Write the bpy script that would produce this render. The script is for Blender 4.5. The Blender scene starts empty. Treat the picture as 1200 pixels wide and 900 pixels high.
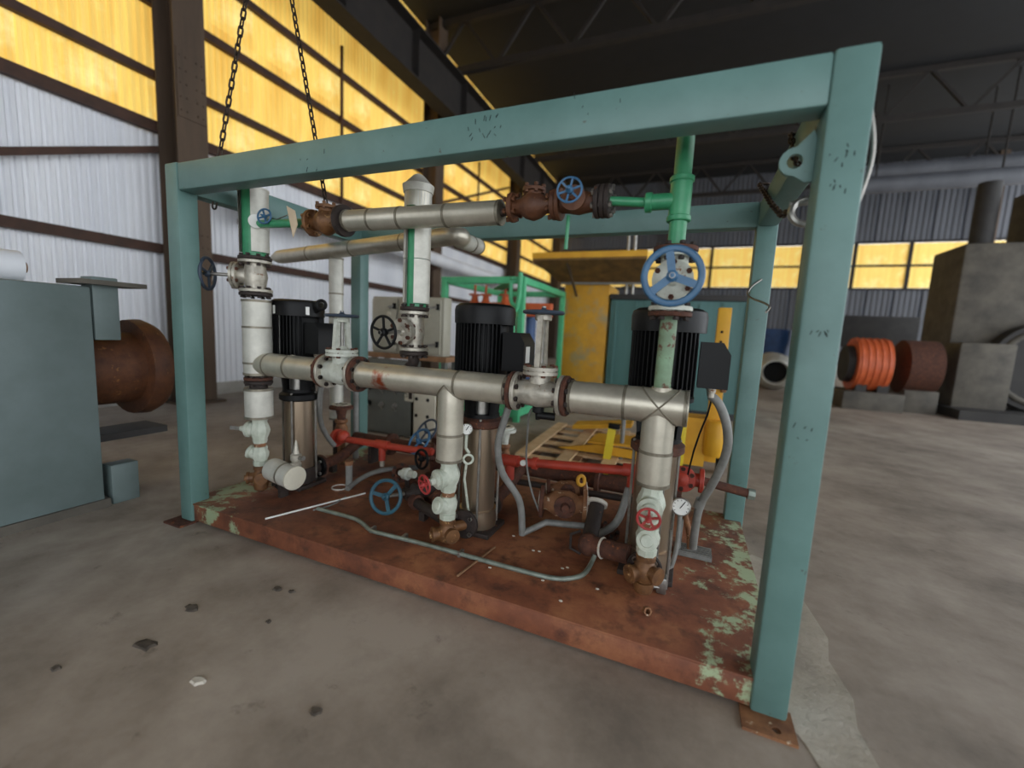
import bpy, bmesh, math, random
from mathutils import Vector, Matrix
V = Vector
random.seed(7)
sc = bpy.context.scene
col = sc.collection
PI = math.pi

# ---------------------------------------------------------------- camera
FPX = 497.6252
CAM = V((3.0149, -1.6538, 1.3476))
_p, _y, _r = -0.1217, 0.3918, 0.0492
_F = V((-math.sin(_y)*math.cos(_p), math.cos(_y)*math.cos(_p), math.sin(_p)))
_R = V((math.cos(_y), math.sin(_y), 0)); _U = _R.cross(_F)
R2 = _R*math.cos(_r)+_U*math.sin(_r); U2 = -_R*math.sin(_r)+_U*math.cos(_r)
cd = bpy.data.cameras.new('camera'); cam = bpy.data.objects.new('camera', cd); col.objects.link(cam)
cd.sensor_width = 36; cd.lens = FPX/1200*36; cd.clip_start = .05; cd.clip_end = 200
m = Matrix.Identity(4)
for i in range(3):
    m[i][0] = R2[i]; m[i][1] = U2[i]; m[i][2] = -_F[i]; m[i][3] = CAM[i]
cam.matrix_world = m
sc.camera = cam
cd.dof.use_dof = True; cd.dof.focus_distance = 2.3; cd.dof.aperture_fstop = .75

# ---------------------------------------------------------------- light
w = bpy.data.worlds.new('sky'); sc.world = w; w.use_nodes = True
bg = w.node_tree.nodes['Background']
bg.inputs[0].default_value = (.90, .95, 1.0, 1); bg.inputs[1].default_value = 1.6
sc.view_settings.view_transform = 'Standard'; sc.view_settings.look = 'None'
sc.view_settings.exposure = 0.94; sc.view_settings.gamma = 1

def ray(u, v): return _F + R2*((u-600)/FPX) + U2*((450-v)/FPX)
def at_y(u, v, y): d = ray(u, v); return CAM + d*((y-CAM.y)/d.y)
def at_z(u, v, z): d = ray(u, v); return CAM + d*((z-CAM.z)/d.z)
def at_x(u, v, x): d = ray(u, v); return CAM + d*((x-CAM.x)/d.x)

# ---------------------------------------------------------------- materials
def s2l(c):
    return tuple(((x/255)/12.92 if x/255 <= .04045 else ((x/255+.055)/1.055)**2.4) for x in c)+(1,)
MATS = {}
def mat(name, c1, c2=None, rough=.55, metal=0., scale=6., chip=None, chip_at=.62, chip_scale=14., bump=0., bscale=60.,
        streak=False, rough2=None, chip_soft=.04, coat=0., emit=0., spec=.5):
    M = bpy.data.materials.new(name); M.use_nodes = True
    nt = M.node_tree; N = nt.nodes; L = nt.links
    b = N['Principled BSDF']
    b.inputs['Roughness'].default_value = rough; b.inputs['Metallic'].default_value = metal
    b.inputs['Specular IOR Level'].default_value = spec
    if coat: b.inputs['Coat Weight'].default_value = coat
    c2 = c2 or tuple(int(x*.82) for x in c1)
    tc = N.new('ShaderNodeTexCoord')
    vec = tc.outputs['Object']
    if streak:
        mp = N.new('ShaderNodeMapping'); mp.inputs['Scale'].default_value = (1, 1, .12)
        L.new(vec, mp.inputs[0]); vec = mp.outputs[0]
    n1 = N.new('ShaderNodeTexNoise'); n1.inputs['Scale'].default_value = scale; n1.inputs['Detail'].default_value = 6
    n1.inputs['Roughness'].default_value = .62
    L.new(vec, n1.inputs['Vector'])
    r1 = N.new('ShaderNodeValToRGB'); r1.color_ramp.elements[0].position = .32; r1.color_ramp.elements[1].position = .68
    r1.color_ramp.elements[0].color = s2l(c1); r1.color_ramp.elements[1].color = s2l(c2)
    L.new(n1.outputs[0], r1.inputs[0])
    out = r1.outputs[0]
    if chip:
        n2 = N.new('ShaderNodeTexNoise'); n2.inputs['Scale'].default_value = chip_scale; n2.inputs['Detail'].default_value = 8
        n2.inputs['Roughness'].default_value = .7
        L.new(tc.outputs['Object'], n2.inputs['Vector'])
        r2 = N.new('ShaderNodeValToRGB'); r2.color_ramp.elements[0].position = chip_at; r2.color_ramp.elements[1].position = chip_at+chip_soft
        L.new(n2.outputs[0], r2.inputs[0])
        mx = N.new('ShaderNodeMixRGB'); mx.inputs[2].default_value = s2l(chip)
        L.new(r2.outputs[0], mx.inputs[0]); L.new(out, mx.inputs[1]); out = mx.outputs[0]
    L.new(out, b.inputs['Base Color'])
    if emit:
        L.new(out, b.inputs['Emission Color']); b.inputs['Emission Strength'].default_value = emit
    if bump:
        n3 = N.new('ShaderNodeTexNoise'); n3.inputs['Scale'].default_value = bscale; n3.inputs['Detail'].default_value = 5
        L.new(tc.outputs['Object'], n3.inputs['Vector'])
        bp = N.new('ShaderNodeBump'); bp.inputs['Strength'].default_value = bump; bp.inputs['Distance'].default_value = .01
        L.new(n3.outputs[0], bp.inputs['Height']); L.new(bp.outputs[0], b.inputs['Normal'])
    MATS[name] = M
    return M
mat('teal', (99,132,127), (84,116,111), .45, scale=3, chip=(70,62,50), chip_at=.655, chip_scale=16, bump=.06, bscale=30)
mat('teal_dull', (92,124,124), (80,108,106), .6, scale=2)
mat('container', (88,128,126), (72,108,104), .6, scale=4, streak=True, chip=(70,66,56), chip_at=.68, chip_scale=5)
mat('alu', (206,200,184), (178,172,156), .36, .62, scale=7, bump=.12, bscale=18)
mat('alu_white', (214,212,202), (186,184,174), .5, .25, scale=9, bump=.12, bscale=16, chip=(120,112,98), chip_at=.68, chip_scale=9)
mat('band', (150,144,128), (110,102,88), .45, .6, scale=20)
mat('white_paint', (206,210,200), (176,178,164), .55, scale=18, chip=(134,92,58), chip_at=.63, chip_scale=22, bump=.3, bscale=40)
mat('mint_paint', (204,208,194), (170,178,162), .5, scale=16, chip=(120,92,62), chip_at=.64, chip_scale=24, bump=.2, bscale=40)
mat('silver_valve', (196,190,176), (150,144,132), .42, .45, scale=16, chip=(110,74,48), chip_at=.62, chip_scale=22, bump=.3, bscale=40)
mat('rust', (96,56,38), (60,36,28), .82, scale=22, chip=(134,78,44), chip_at=.6, chip_scale=30, bump=.4, bscale=50)
mat('rust_pale', (150,104,68), (106,68,44), .75, scale=16, chip=(206,186,160), chip_at=.6, chip_scale=20, bump=.4, bscale=45)
mat('brown_iron', (104,64,38), (74,44,30), .6, .1, scale=12, chip=(140,98,54), chip_at=.62, chip_scale=18, bump=.3, bscale=40)
mat('bronze', (128,88,52), (84,56,36), .5, .25, scale=18, chip=(176,138,92), chip_at=.6, chip_scale=24, bump=.3, bscale=40)
mat('dark_iron', (56,44,38), (38,32,30), .7, .1, scale=14, chip=(96,60,42), chip_at=.62, bump=.3)
mat('black', (15,15,16), (11,11,12), .55, spec=.25, scale=10, bump=.05)
mat('black_gloss', (15,15,16), (12,12,13), .45, spec=.25, scale=8)
mat('stainless', (176,160,140), (146,128,108), .3, .85, scale=5, streak=True)
mat('steel', (168,166,160), (128,124,118), .35, .8, scale=12)
mat('blue', (58,104,140), (46,88,122), .4, scale=10, chip=(40,52,62), chip_at=.68, chip_scale=16)
mat('blue_dark', (58,70,86), (46,56,70), .5, scale=10)
mat('blue_teal', (48,96,112), (40,78,94), .5, scale=10, chip=(90,78,64), chip_at=.66)
mat('red', (186,66,46), (154,52,38), .5, scale=8, chip=(100,54,40), chip_at=.62, chip_scale=14)
mat('red_wheel', (176,60,58), (144,44,42), .5, scale=14, chip=(200,150,140), chip_at=.68)
mat('green', (64,150,104), (48,128,88), .38, scale=9, chip=(36,80,58), chip_at=.68)
mat('green_bright', (88,190,138), (70,168,118), .45, scale=5, chip=(60,80,60), chip_at=.7)
mat('green_rust', (128,158,128), (104,120,96), .6, scale=10, chip=(96,62,44), chip_at=.54, chip_scale=12)
mat('orange', (214,104,56), (190,86,46), .5, scale=5)
mat('yellow', (226,172,44), (210,152,36), .5, scale=4, chip=(120,84,40), chip_at=.68, chip_scale=12)
mat('yellow_bright', (236,214,56), (226,198,46), .5, scale=4)
mat('yellow_worn', (214,160,44), (188,136,38), .65, scale=3, chip=(164,146,104), chip_at=.5, chip_scale=2.0, chip_soft=.12)
mat('canopy', (140,104,56), (96,72,44), .7, scale=5, streak=False, chip=(74,60,44), chip_at=.62, chip_scale=7)
mat('wood', (226,196,156), (200,166,124), .75, scale=6, bump=.2)
mat('wood_dark', (150,112,80), (120,88,62), .8, scale=6)
mat('conduit', (134,134,130), (112,112,108), .5, .1, scale=16)
mat('conduit_green', (146,156,146), (116,124,114), .42, .4, scale=16)
mat('cabinet', (176,172,156), (160,156,140), .5, scale=4, chip=(120,114,100), chip_at=.7)
mat('cabinet_dark', (104,106,100), (88,90,84), .55, scale=4)
mat('cream', (214,208,190), (196,190,172), .6, scale=6)
mat('paper', (226,206,176), (212,190,160), .8, scale=6)
mat('white', (232,232,228), (220,220,214), .5, scale=6)
mat('chain', (66,54,44), (44,36,32), .5, .6, scale=30)
mat('hole', (14,14,14), (10,10,10), .9)
mat('column', (92,74,58), (72,58,46), .75, scale=4, streak=True, chip=(54,44,36), chip_at=.62, bump=.1)
mat('girt', (78,52,40), (58,40,32), .75, scale=6)
mat('girder', (40,34,30), (28,24,22), .8, scale=4)
mat('roof', (20,20,22), (14,14,15), .85, scale=2)
mat('sheet_white', (242,243,246), (222,224,230), .5, scale=1.2, streak=True)
mat('sheet_grey', (96,98,104), (76,78,84), .6, scale=1.2, streak=True)
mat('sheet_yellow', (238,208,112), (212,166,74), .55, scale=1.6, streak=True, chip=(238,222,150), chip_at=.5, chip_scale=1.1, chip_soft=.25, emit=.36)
mat('plinth', (168,164,158), (146,142,134), .85, scale=3, bump=.2)
mat('tank', (116,130,130), (98,112,110), .5, scale=2)
mat('machine', (104,98,88), (74,70,64), .7, scale=3)
mat('machine_dark', (58,56,54), (44,42,42), .7, scale=3)
mat('debris', (96,86,76), (60,54,48), .9, scale=30)
mat('debris_pale', (214,208,196), (190,182,168), .8, scale=30)
mat('bluepaint', (52,84,132), (44,70,110), .5)

def deck_material():
    M = bpy.data.materials.new('rusty_deck'); M.use_nodes = True
    nt = M.node_tree; N = nt.nodes; L = nt.links; b = N['Principled BSDF']
    tc = N.new('ShaderNodeTexCoord')
    def noise(sc_, det=8, ro=.65):
        n = N.new('ShaderNodeTexNoise'); n.inputs['Scale'].default_value = sc_; n.inputs['Detail'].default_value = det
        n.inputs['Roughness'].default_value = ro; L.new(tc.outputs['Object'], n.inputs['Vector']); return n.outputs[0]
    def ramp(inp, stops):
        r = N.new('ShaderNodeValToRGB'); e = r.color_ramp.elements
        while len(e) < len(stops): e.new(.5)
        for k, (p, c) in enumerate(stops): e[k].position = p; e[k].color = c
        L.new(inp, r.inputs[0]); return r.outputs[0]
    base = ramp(noise(2.6), [(.3, s2l((88,50,36))), (.5, s2l((126,74,50))), (.7, s2l((164,108,72)))])
    dark = ramp(noise(9), [(.5, (0,0,0,1)), (.72, (1,1,1,1))])
    mx = N.new('ShaderNodeMixRGB'); mx.inputs[2].default_value = s2l((70,40,30)); L.new(dark, mx.inputs[0]); L.new(base, mx.inputs[1])
    # surviving paint near both ends of the deck
    sep = N.new('ShaderNodeSeparateXYZ'); L.new(tc.outputs['Object'], sep.inputs[0])
    def mr(inp, a, b_):
        r = N.new('ShaderNodeMapRange'); r.inputs[1].default_value = a; r.inputs[2].default_value = b_
        L.new(inp, r.inputs[0]); return r.outputs[0]
    ends = N.new('ShaderNodeMath'); ends.operation = 'MAXIMUM'
    L.new(mr(sep.outputs[0], 1.05, 1.75), ends.inputs[0]); L.new(mr(sep.outputs[0], -.95, -1.6), ends.inputs[1])
    a = N.new('ShaderNodeMath'); a.operation = 'MULTIPLY_ADD'; a.inputs[1].default_value = .25; L.new(ends.outputs[0], a.inputs[0]); L.new(noise(7, 10, .75), a.inputs[2])
    pm = ramp(a.outputs[0], [(.70, (0,0,0,1)), (.755, (1,1,1,1))])
    mx2 = N.new('ShaderNodeMixRGB'); mx2.inputs[2].default_value = s2l((158,172,136)); L.new(pm, mx2.inputs[0]); L.new(mx.outputs[0], mx2.inputs[1])
    L.new(mx2.outputs[0], b.inputs['Base Color'])
    b.inputs['Roughness'].default_value = .62
    bp = N.new('ShaderNodeBump'); bp.inputs['Strength'].default_value = .25; bp.inputs['Distance'].default_value = .008
    L.new(noise(40), bp.inputs['Height']); L.new(bp.outputs[0], b.inputs['Normal'])
    MATS['deck'] = M
deck_material()

def floor_material(name, c1, c2, c3, bump):
    M = bpy.data.materials.new(name); M.use_nodes = True
    nt = M.node_tree; N = nt.nodes; L = nt.links; b = N['Principled BSDF']
    tc = N.new('ShaderNodeTexCoord')
    def noise(sc_, det=8, ro=.6):
        n = N.new('ShaderNodeTexNoise'); n.inputs['Scale'].default_value = sc_; n.inputs['Detail'].default_value = det
        n.inputs['Roughness'].default_value = ro; L.new(tc.outputs['Object'], n.inputs['Vector']); return n.outputs[0]
    r = N.new('ShaderNodeValToRGB'); e = r.color_ramp.elements; e.new(.5)
    for k, (p, c) in enumerate(((.34, c1), (.5, c2), (.66, c3))): e[k].position = p; e[k].color = s2l(c)
    na = N.new('ShaderNodeMath'); na.operation = 'MULTIPLY_ADD'; na.inputs[1].default_value = .45
    sb = N.new('ShaderNodeMath'); sb.operation = 'SUBTRACT'; sb.inputs[1].default_value = .5
    L.new(noise(3.4, 9, .7), sb.inputs[0]); L.new(sb.outputs[0], na.inputs[0]); L.new(noise(.8, 9, .66), na.inputs[2])
    L.new(na.outputs[0], r.inputs[0])
    r2 = N.new('ShaderNodeValToRGB'); r2.color_ramp.elements[0].position = .62; r2.color_ramp.elements[1].position = .8
    L.new(noise(5, 6, .7), r2.inputs[0])
    mx = N.new('ShaderNodeMixRGB'); mx.inputs[2].default_value = s2l(tuple(int(x*.72) for x in c1)); L.new(r2.outputs[0], mx.inputs[0]); L.new(r.outputs[0], mx.inputs[1])
    L.new(mx.outputs[0], b.inputs['Base Color']); b.inputs['Roughness'].default_value = .72
    bp = N.new('ShaderNodeBump'); bp.inputs['Strength'].default_value = bump; bp.inputs['Distance'].default_value = .01
    L.new(noise(26, 8, .7), bp.inputs['Height']); L.new(bp.outputs[0], b.inputs['Normal'])
    MATS[name] = M
floor_material('concrete', (126,115,104), (156,143,130), (176,164,151), .12)
floor_material('concrete_rough', (140,131,117), (176,166,150), (204,196,182), 1.0)

def stained_alu():
    M = mat('alu_stained', (206,200,184), (178,172,156), .36, .62, scale=7, bump=.12, bscale=18)
    nt = M.node_tree; N = nt.nodes; L = nt.links; b = N['Principled BSDF']
    src = b.inputs['Base Color'].links[0].from_socket
    tc = N.new('ShaderNodeTexCoord')
    mp = N.new('ShaderNodeMapping'); mp.inputs['Location'].default_value = (-.20, .05, -.0); mp.inputs['Scale'].default_value = (1, .2, .5)
    L.new(tc.outputs['Object'], mp.inputs[0])
    ln = N.new('ShaderNodeVectorMath'); ln.operation = 'LENGTH'; L.new(mp.outputs[0], ln.inputs[0])
    n = N.new('ShaderNodeTexNoise'); n.inputs['Scale'].default_value = 26; n.inputs['Detail'].default_value = 8; L.new(tc.outputs['Object'], n.inputs['Vector'])
    ad = N.new('ShaderNodeMath'); ad.operation = 'MULTIPLY_ADD'; ad.inputs[1].default_value = .14; L.new(n.outputs[0], ad.inputs[0]); L.new(ln.outputs['Value'], ad.inputs[2])
    r = N.new('ShaderNodeValToRGB'); e = r.color_ramp.elements
    e[0].position = .105; e[0].color = (1,1,1,1); e[1].position = .15; e[1].color = (0,0,0,1)
    L.new(ad.outputs[0], r.inputs[0])
    mx = N.new('ShaderNodeMixRGB'); mx.inputs[2].default_value = s2l((150,66,34)); L.new(r.outputs[0], mx.inputs[0]); L.new(src, mx.inputs[1])
    L.new(mx.outputs[0], b.inputs['Base Color'])
stained_alu()

# ---------------------------------------------------------------- mesh helpers (world coordinates)
def basis(d):
    d = V(d).normalized()
    a = V((0, 0, 1)) if abs(d.z) < .9 else V((1, 0, 0))
    x = a.cross(d).normalized(); y = d.cross(x)
    return x, y, d
class MB:
    def __init__(s): s.v = []; s.f = []
    def add(s, vs, fs):
        o = len(s.v); s.v += [V(q) for q in vs]; s.f += [tuple(i+o for i in f) for f in fs]; return s
    def box(s, c, d, bev=0., rot=None):
        c = V(c); hx, hy, hz = d[0]/2, d[1]/2, d[2]/2
        if bev <= 0:
            vs = [V((x, y, z)) for x in (-hx, hx) for y in (-hy, hy) for z in (-hz, hz)]
            fs = [(0,1,3,2),(4,6,7,5),(0,4,5,1),(2,3,7,6),(0,2,6,4),(1,5,7,3)]
        else:
            bm = bmesh.new(); bmesh.ops.create_cube(bm, size=1)
            for q in bm.verts: q.co = V((q.co.x*d[0], q.co.y*d[1], q.co.z*d[2]))
            bmesh.ops.bevel(bm, geom=bm.edges[:], offset=bev, segments=2, profile=.5, affect='EDGES')
            bm.verts.index_update(); vs = [q.co.copy() for q in bm.verts]; fs = [tuple(q.index for q in f.verts) for f in bm.faces]; bm.free()
        if rot is not None: vs = [rot @ q for q in vs]
        return s.add([q+c for q in vs], fs)
    def bar(s, a, b, wx, wy, up=(0, 0, 1), bev=0.):
        a = V(a); b = V(b); d = (b-a); L = d.length; d.normalize(); up = V(up)
        if abs(up.dot(d)) > .95: up = V((1, 0, 0))
        x = up.cross(d).normalized(); y = d.cross(x)
        rot = Matrix((x, y, d)).transposed()
        return s.box((a+b)/2, (wx, wy, L), bev, rot)
    def lathe(s, p, d, prof, n=20, a0=0., a1=2*PI):
        # prof: list of (distance along axis, radius)
        x, y, d = basis(d); p = V(p); full = abs(a1-a0-2*PI) < 1e-6
        m_ = n if full else n+1
        vs = []; fs = []
        for (t, r) in prof:
            for k in range(m_):
                a = a0+(a1-a0)*k/n
                vs.append(p+d*t+(x*math.cos(a)+y*math.sin(a))*r)
        for i in range(len(prof)-1):
            for k in range(n):
                k2 = (k+1) % m_
                fs.append((i*m_+k, i*m_+k2, (i+1)*m_+k2, (i+1)*m_+k))
        if full:
            if prof[0][1] > 1e-6: fs.append(tuple(reversed(range(m_))))
            if prof[-1][1] > 1e-6: fs.append(tuple(range((len(prof)-1)*m_, len(prof)*m_)))
        return s.add(vs, fs)
    def cyl(s, a, b, r, r2=None, n=20):
        a = V(a); b = V(b)
        return s.lathe(a, b-a, [(0, r), ((b-a).length, r if r2 is None else r2)], n)
    def disc(s, c, d, r, t, n=24, ch=.0):
        c = V(c); d = V(d).normalized()
        if ch: return s.lathe(c-d*t/2, d, [(0, r-ch), (ch, r), (t-ch, r), (t, r-ch)], n)
        return s.cyl(c-d*t/2, c+d*t/2, r, n=n)
    def ball(s, c, r, n=14, sq=(1, 1, 1)):
        vs = []; fs = []; h = n//2
        for i in range(h+1):
            th = PI*i/h
            for k in range(n):
                a = 2*PI*k/n
                vs.append(V(c)+V((r*math.sin(th)*math.cos(a)*sq[0], r*math.sin(th)*math.sin(a)*sq[1], r*math.cos(th)*sq[2])))
        for i in range(h):
            for k in range(n): fs.append((i*n+k, (i+1)*n+k, (i+1)*n+(k+1) % n, i*n+(k+1) % n))
        return s.add(vs, fs)
    def torus(s, c, d, R, r, n=32, k=8, flat=1.):
        x, y, d = basis(d); c = V(c); vs = []; fs = []
        for i in range(n):
            a = 2*PI*i/n; e = x*math.cos(a)+y*math.sin(a)
            for j in range(k):
                b_ = 2*PI*j/k
                vs.append(c+e*(R+r*math.cos(b_))+d*(r*math.sin(b_)*flat))
        for i in range(n):
            for j in range(k):
                fs.append((i*k+j, ((i+1) % n)*k+j, ((i+1) % n)*k+(j+1) % k, i*k+(j+1) % k))
        return s.add(vs, fs)
    def tube(s, pts, r, n=10, rad=None, smooth=0, caps=True):
        pts = [V(q) for q in pts]
        if smooth:
            for _ in range(smooth):
                q = [pts[0]]
                for a, b in zip(pts, pts[1:]): q += [a*.75+b*.25, a*.25+b*.75]
                pts = q+[pts[-1]]
        N = len(pts); vs = []; fs = []
        t0 = (pts[1]-pts[0]).normalized(); x, y, _ = basis(t0)
        for i, q in enumerate(pts):
            a = pts[max(i-1, 0)]; b = pts[min(i+1, N-1)]
            t = (b-a).normalized()
            x = (x-t*x.dot(t)).normalized(); y = t.cross(x)
            rr = r
            if rad: rr = rad[i] if len(rad) == N else r
            if 0 < i < N-1 and smooth == 0:
                c_ = (pts[i]-a).normalized().dot((b-pts[i]).normalized())
            for k in range(n):
                an = 2*PI*k/n; vs.append(q+(x*math.cos(an)+y*math.sin(an))*rr)
        for i in range(N-1):
            for k in range(n): fs.append((i*n+k, i*n+(k+1) % n, (i+1)*n+(k+1) % n, (i+1)*n+k))
        if caps: fs.append(tuple(reversed(range(n)))); fs.append(tuple(range((N-1)*n, N*n)))
        return s.add(vs, fs)
    def prism(s, pts, off):
        off = V(off); n = len(pts)
        vs = [V(q) for q in pts]+[V(q)+off for q in pts]
        fs = [tuple(reversed(range(n))), tuple(range(n, 2*n))]
        for k in range(n): fs.append((k, (k+1) % n, n+(k+1) % n, n+k))
        return s.add(vs, fs)
    def build(s, name, mt, parent=None, smooth=True, ang=38):
        me = bpy.data.meshes.new(name)
        off = parent.matrix_world_loc if False else (ROOTLOC.get(parent.name, V((0, 0, 0))) if parent else V((0, 0, 0)))
        me.from_pydata([q-off for q in s.v], [], s.f)
        bm = bmesh.new(); bm.from_mesh(me); bmesh.ops.recalc_face_normals(bm, faces=bm.faces[:]); bm.to_mesh(me); bm.free()
        me.materials.append(MATS[mt])
        if smooth:
            me.polygons.foreach_set('use_smooth', [True]*len(me.polygons))
            me.set_sharp_from_angle(angle=math.radians(ang))
        o = bpy.data.objects.new(name, me); col.objects.link(o)
        if parent: o.parent = parent
        ROOTLOC[o.name] = off
        return o
ROOTLOC = {}
def tag(o, label, cat, group=None):
    o['label'] = label; o['category'] = cat
    if group: o['group'] = group
    return o
def thing(name, label, cat, loc, group=None):
    o = bpy.data.objects.new(name, None); col.objects.link(o); o.location = loc; o.empty_display_size = .1
    ROOTLOC[o.name] = V(loc)
    return tag(o, label, cat, group)
def solo(name, mb, mt, label, cat, loc, group=None):
    ROOTLOC['__tmp'] = V(loc)
    class P: name = '__tmp'
    me_o = None
    o = mb.build(name, mt, None)
    for q in o.data.vertices: q.co -= V(loc)
    o.location = loc
    return tag(o, label, cat, group)
def struct(o): o['kind'] = 'structure'; return o
def stuff(o): o['kind'] = 'stuff'; return o

# ================================================================ THE HALL
XW, YE, ZR = -4.6, 23.0, 9.6
fl = struct(MB().box((5.5, 7.5, -.1), (21, 33, .2)).build('floor', 'concrete'))
pp = [(3.5,-.05),(3.55,-.2),(3.66,-.22),(3.71,-.1),(3.69,.1),(3.72,.25),(3.69,.45),(3.73,.62),(3.69,.95),(3.64,1.1),(3.58,1.3),(3.5,1.35),(3.4,1.2),(3.4,.1)]
MB().prism([(a, b, .0) for a, b in pp], (0, 0, .004)).build('rough_patch', 'concrete_rough', fl)
ce = struct(MB().box((5.7, 7.2, ZR+.06), (21, 32.4, .12)).build('ceiling', 'roof'))
wl = struct(MB().box((XW-.1, 8, .12), (.2, 30.4, .24)).build('wall_left', 'plinth'))
def sheet_mesh(name, width, height, mt, pitch=.1, dep=.022, axis='y'):
    mb = MB(); n = int(round(width/pitch)); prof = []
    for k in range(n):
        o = k*pitch
        prof += [(o, 0), (o+pitch*.3, 0), (o+pitch*.45, dep), (o+pitch*.85, dep)]
    prof += [(width, 0), (width+pitch*.29, 0)]
    vs = []; fs = []
    for (a, d) in prof:
        for z in (0, height):
            vs.append(V((d, a, z)) if axis == 'y' else V((a, -d, z)))
    for k in range(len(prof)-1): fs.append((2*k, 2*k+2, 2*k+3, 2*k+1))
    mb.add(vs, fs); o = mb.build(name, mt, None, smooth=False)
    me = o.data; bpy.data.objects.remove(o); return me
def sheets(me, name, parent, locs, rz=0):
    for l in locs:
        o = bpy.data.objects.new(name, me); col.objects.link(o); o.parent = parent; o.location = l
me_w = sheet_mesh('cladding_sheet', 1.0, 3.85, 'sheet_white')
me_w2 = sheet_mesh('cladding_sheet', 1.0, 2.0, 'sheet_white')
me_y1 = sheet_mesh('translucent_sheet', 1.0, 2.0, 'sheet_yellow')
me_y2 = sheet_mesh('translucent_sheet', 1.0, 3.6, 'sheet_yellow')
ys = [-6+k for k in range(29)]
sheets(me_w, 'cladding_sheet', wl, [(XW+.005*(k % 2), y, .22) for k, y in enumerate(ys)])
sheets(me_y1, 'translucent_sheet', wl, [(XW+.012-.006*(k % 2), y, 4.05) for k, y in enumerate(ys)])
sheets(me_y2, 'translucent_sheet', wl, [(XW+.005*(k % 2), y, 6.0) for k, y in enumerate(ys)])
for z, hh in ((2.34, .12), (4.07, .14), (4.78, .10), (5.76, .11), (6.7, .10), (8.2, .10)):
    mb = MB(); x = XW+.14
    mb.box((x, 8.0, z), (.012, 30.4, hh)); mb.box((x-.04, 8.0, z+hh/2), (.09, 30.4, .012)); mb.box((x-.04, 8.0, z-hh/2), (.09, 30.4, .012))
    mb.build('girt', 'girt', wl)
mb = MB(); mb.bar((XW+.19, -3.2, 1.5), (XW+.19, 3.0, 4.0), .012, .09); mb.build('diagonal_brace', 'girt', wl)
mb = MB(); mb.bar((XW+.19, 9.3, 4.9), (XW+.19, 15, 7.2), .012, .08); mb.build('diagonal_brace', 'girt', wl)
for y in (5.9, 12.3):
    MB().box((XW+.2, y, 5.6), (.05, .05, 3.2)).build('sag_rod', 'girt', wl)
# far wall
wb = struct(MB().box((5.7, YE+.1, .3), (21, .2, .6)).build('wall_back', 'plinth'))
me_g = sheet_mesh('cladding_sheet', 1.0, 3.6, 'sheet_grey', pitch=.2, dep=.03, axis='x')
me_g2 = sheet_mesh('cladding_sheet', 1.0, 3.5, 'sheet_grey', pitch=.2, dep=.03, axis='x')
sheets(me_g, 'cladding_sheet', wb, [(-4.8+k, YE, .55) for k in range(21)])
sheets(me_g2, 'cladding_sheet', wb, [(-4.8+k, YE, 6.15) for k in range(21)])
me_p = MB().box((0, 0, 0), (1.86, .03, .94)).build('window_pane', 'sheet_yellow', None, smooth=False); md = me_p.data; bpy.data.objects.remove(me_p)
for k in range(10):
    for z in (4.63, 5.63):
        o = bpy.data.objects.new('window_pane', md); col.objects.link(o); o.parent = wb; o.location = (-3.4+2.0*k, YE-.02, z)
mb = MB()
for k in range(11): mb.box((-4.4+2*k, YE-.05, 5.13), (.14, .1, 2.1))
for z in (4.1, 5.13, 6.16): mb.box((5.7, YE-.06, z), (20.6, .1, .09))
mb.build('mullion_grid', 'girder', wb)
for x in (1.5, 8.2, 14):
    MB().box((x, YE-.25, 4.8), (.3, .3, 9.6)).build('wall_post', 'column', wb)
# unseen wall added behind the viewer to shape daylight: solid left, open right
wf = struct(MB().box((-2.0, -9.0, 4.8), (5.6, .2, 9.6)).build('wall_front_light_block', 'sheet_grey'))
MB().box((8.4, -9.0, 7.6), (15.4, .2, 4.0)).build('light_block_header', 'sheet_grey', wf)
# columns of the long wall
def column(y, label):
    t = thing('steel_column', label, 'column', (-4.15, y, 0), 'columns along the corrugated wall')
    H = ZR
    MB().box((-3.95, y, H/2), (.025, .42, H)).build('flange', 'column', t)
    MB().box((-4.38, y, H/2), (.025, .42, H)).build('flange', 'column', t)
    MB().box((-4.165, y, H/2), (.41, .02, H)).build('web', 'column', t)
    MB().box((-4.15, y, .02), (.6, .6, .04)).build('base_plate', 'column', t)
    for z0 in (2.2, 4.6):
        MB().box((-3.93, y, z0), (.016, .38, .9)).build('splice_plate', 'column', t)
        mb = MB()
        for i in range(5):
            for s_ in (-1, 1):
                for q in (.07, .15): mb.ball((-3.92, y+s_*q, z0-.36+i*.18), .014, 8)
        stuff(mb.build('rivets', 'column', t))
    mb = MB(); mb.prism([(-3.94, y-.1, 6.9), (-3.94, y-.1, 6.2), (-3.35, y-.1, 6.8), (-3.35, y-.1, 6.9)], (0, .2, 0)); mb.build('bracket', 'column', t)
column(2.56, 'broad riveted brown steel column behind the skid frame end with the side handwheel')
column(9.1, 'brown steel column behind the cone-capped riser, second along the corrugated wall')
column(15.2, 'far brown steel column of the corrugated wall, third along from the riveted one')
column(21.2, 'last brown steel column beside the far end wall')
gb = thing('crane_girder', 'dark steel crane runway girder carried on the wall columns', 'girder', (-3.4, 8, 6.9))
MB().box((-3.4, 8, 7.45), (.03, 30, 1.06)).build('web', 'girder', gb)
MB().box((-3.4, 8, 6.92), (.42, 30, .04)).build('flange', 'girder', gb)
MB().box((-3.4, 8, 7.98), (.5, 30, .04)).build('flange', 'girder', gb)
MB().box((-3.4, 8, 8.06), (.08, 30, .1)).build('rail', 'steel', gb)
for k in range(12): MB().box((-3.3, -4+2.2*k, 7.45), (.18, .015, 1.02)).build('stiffener', 'girder', gb)
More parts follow.
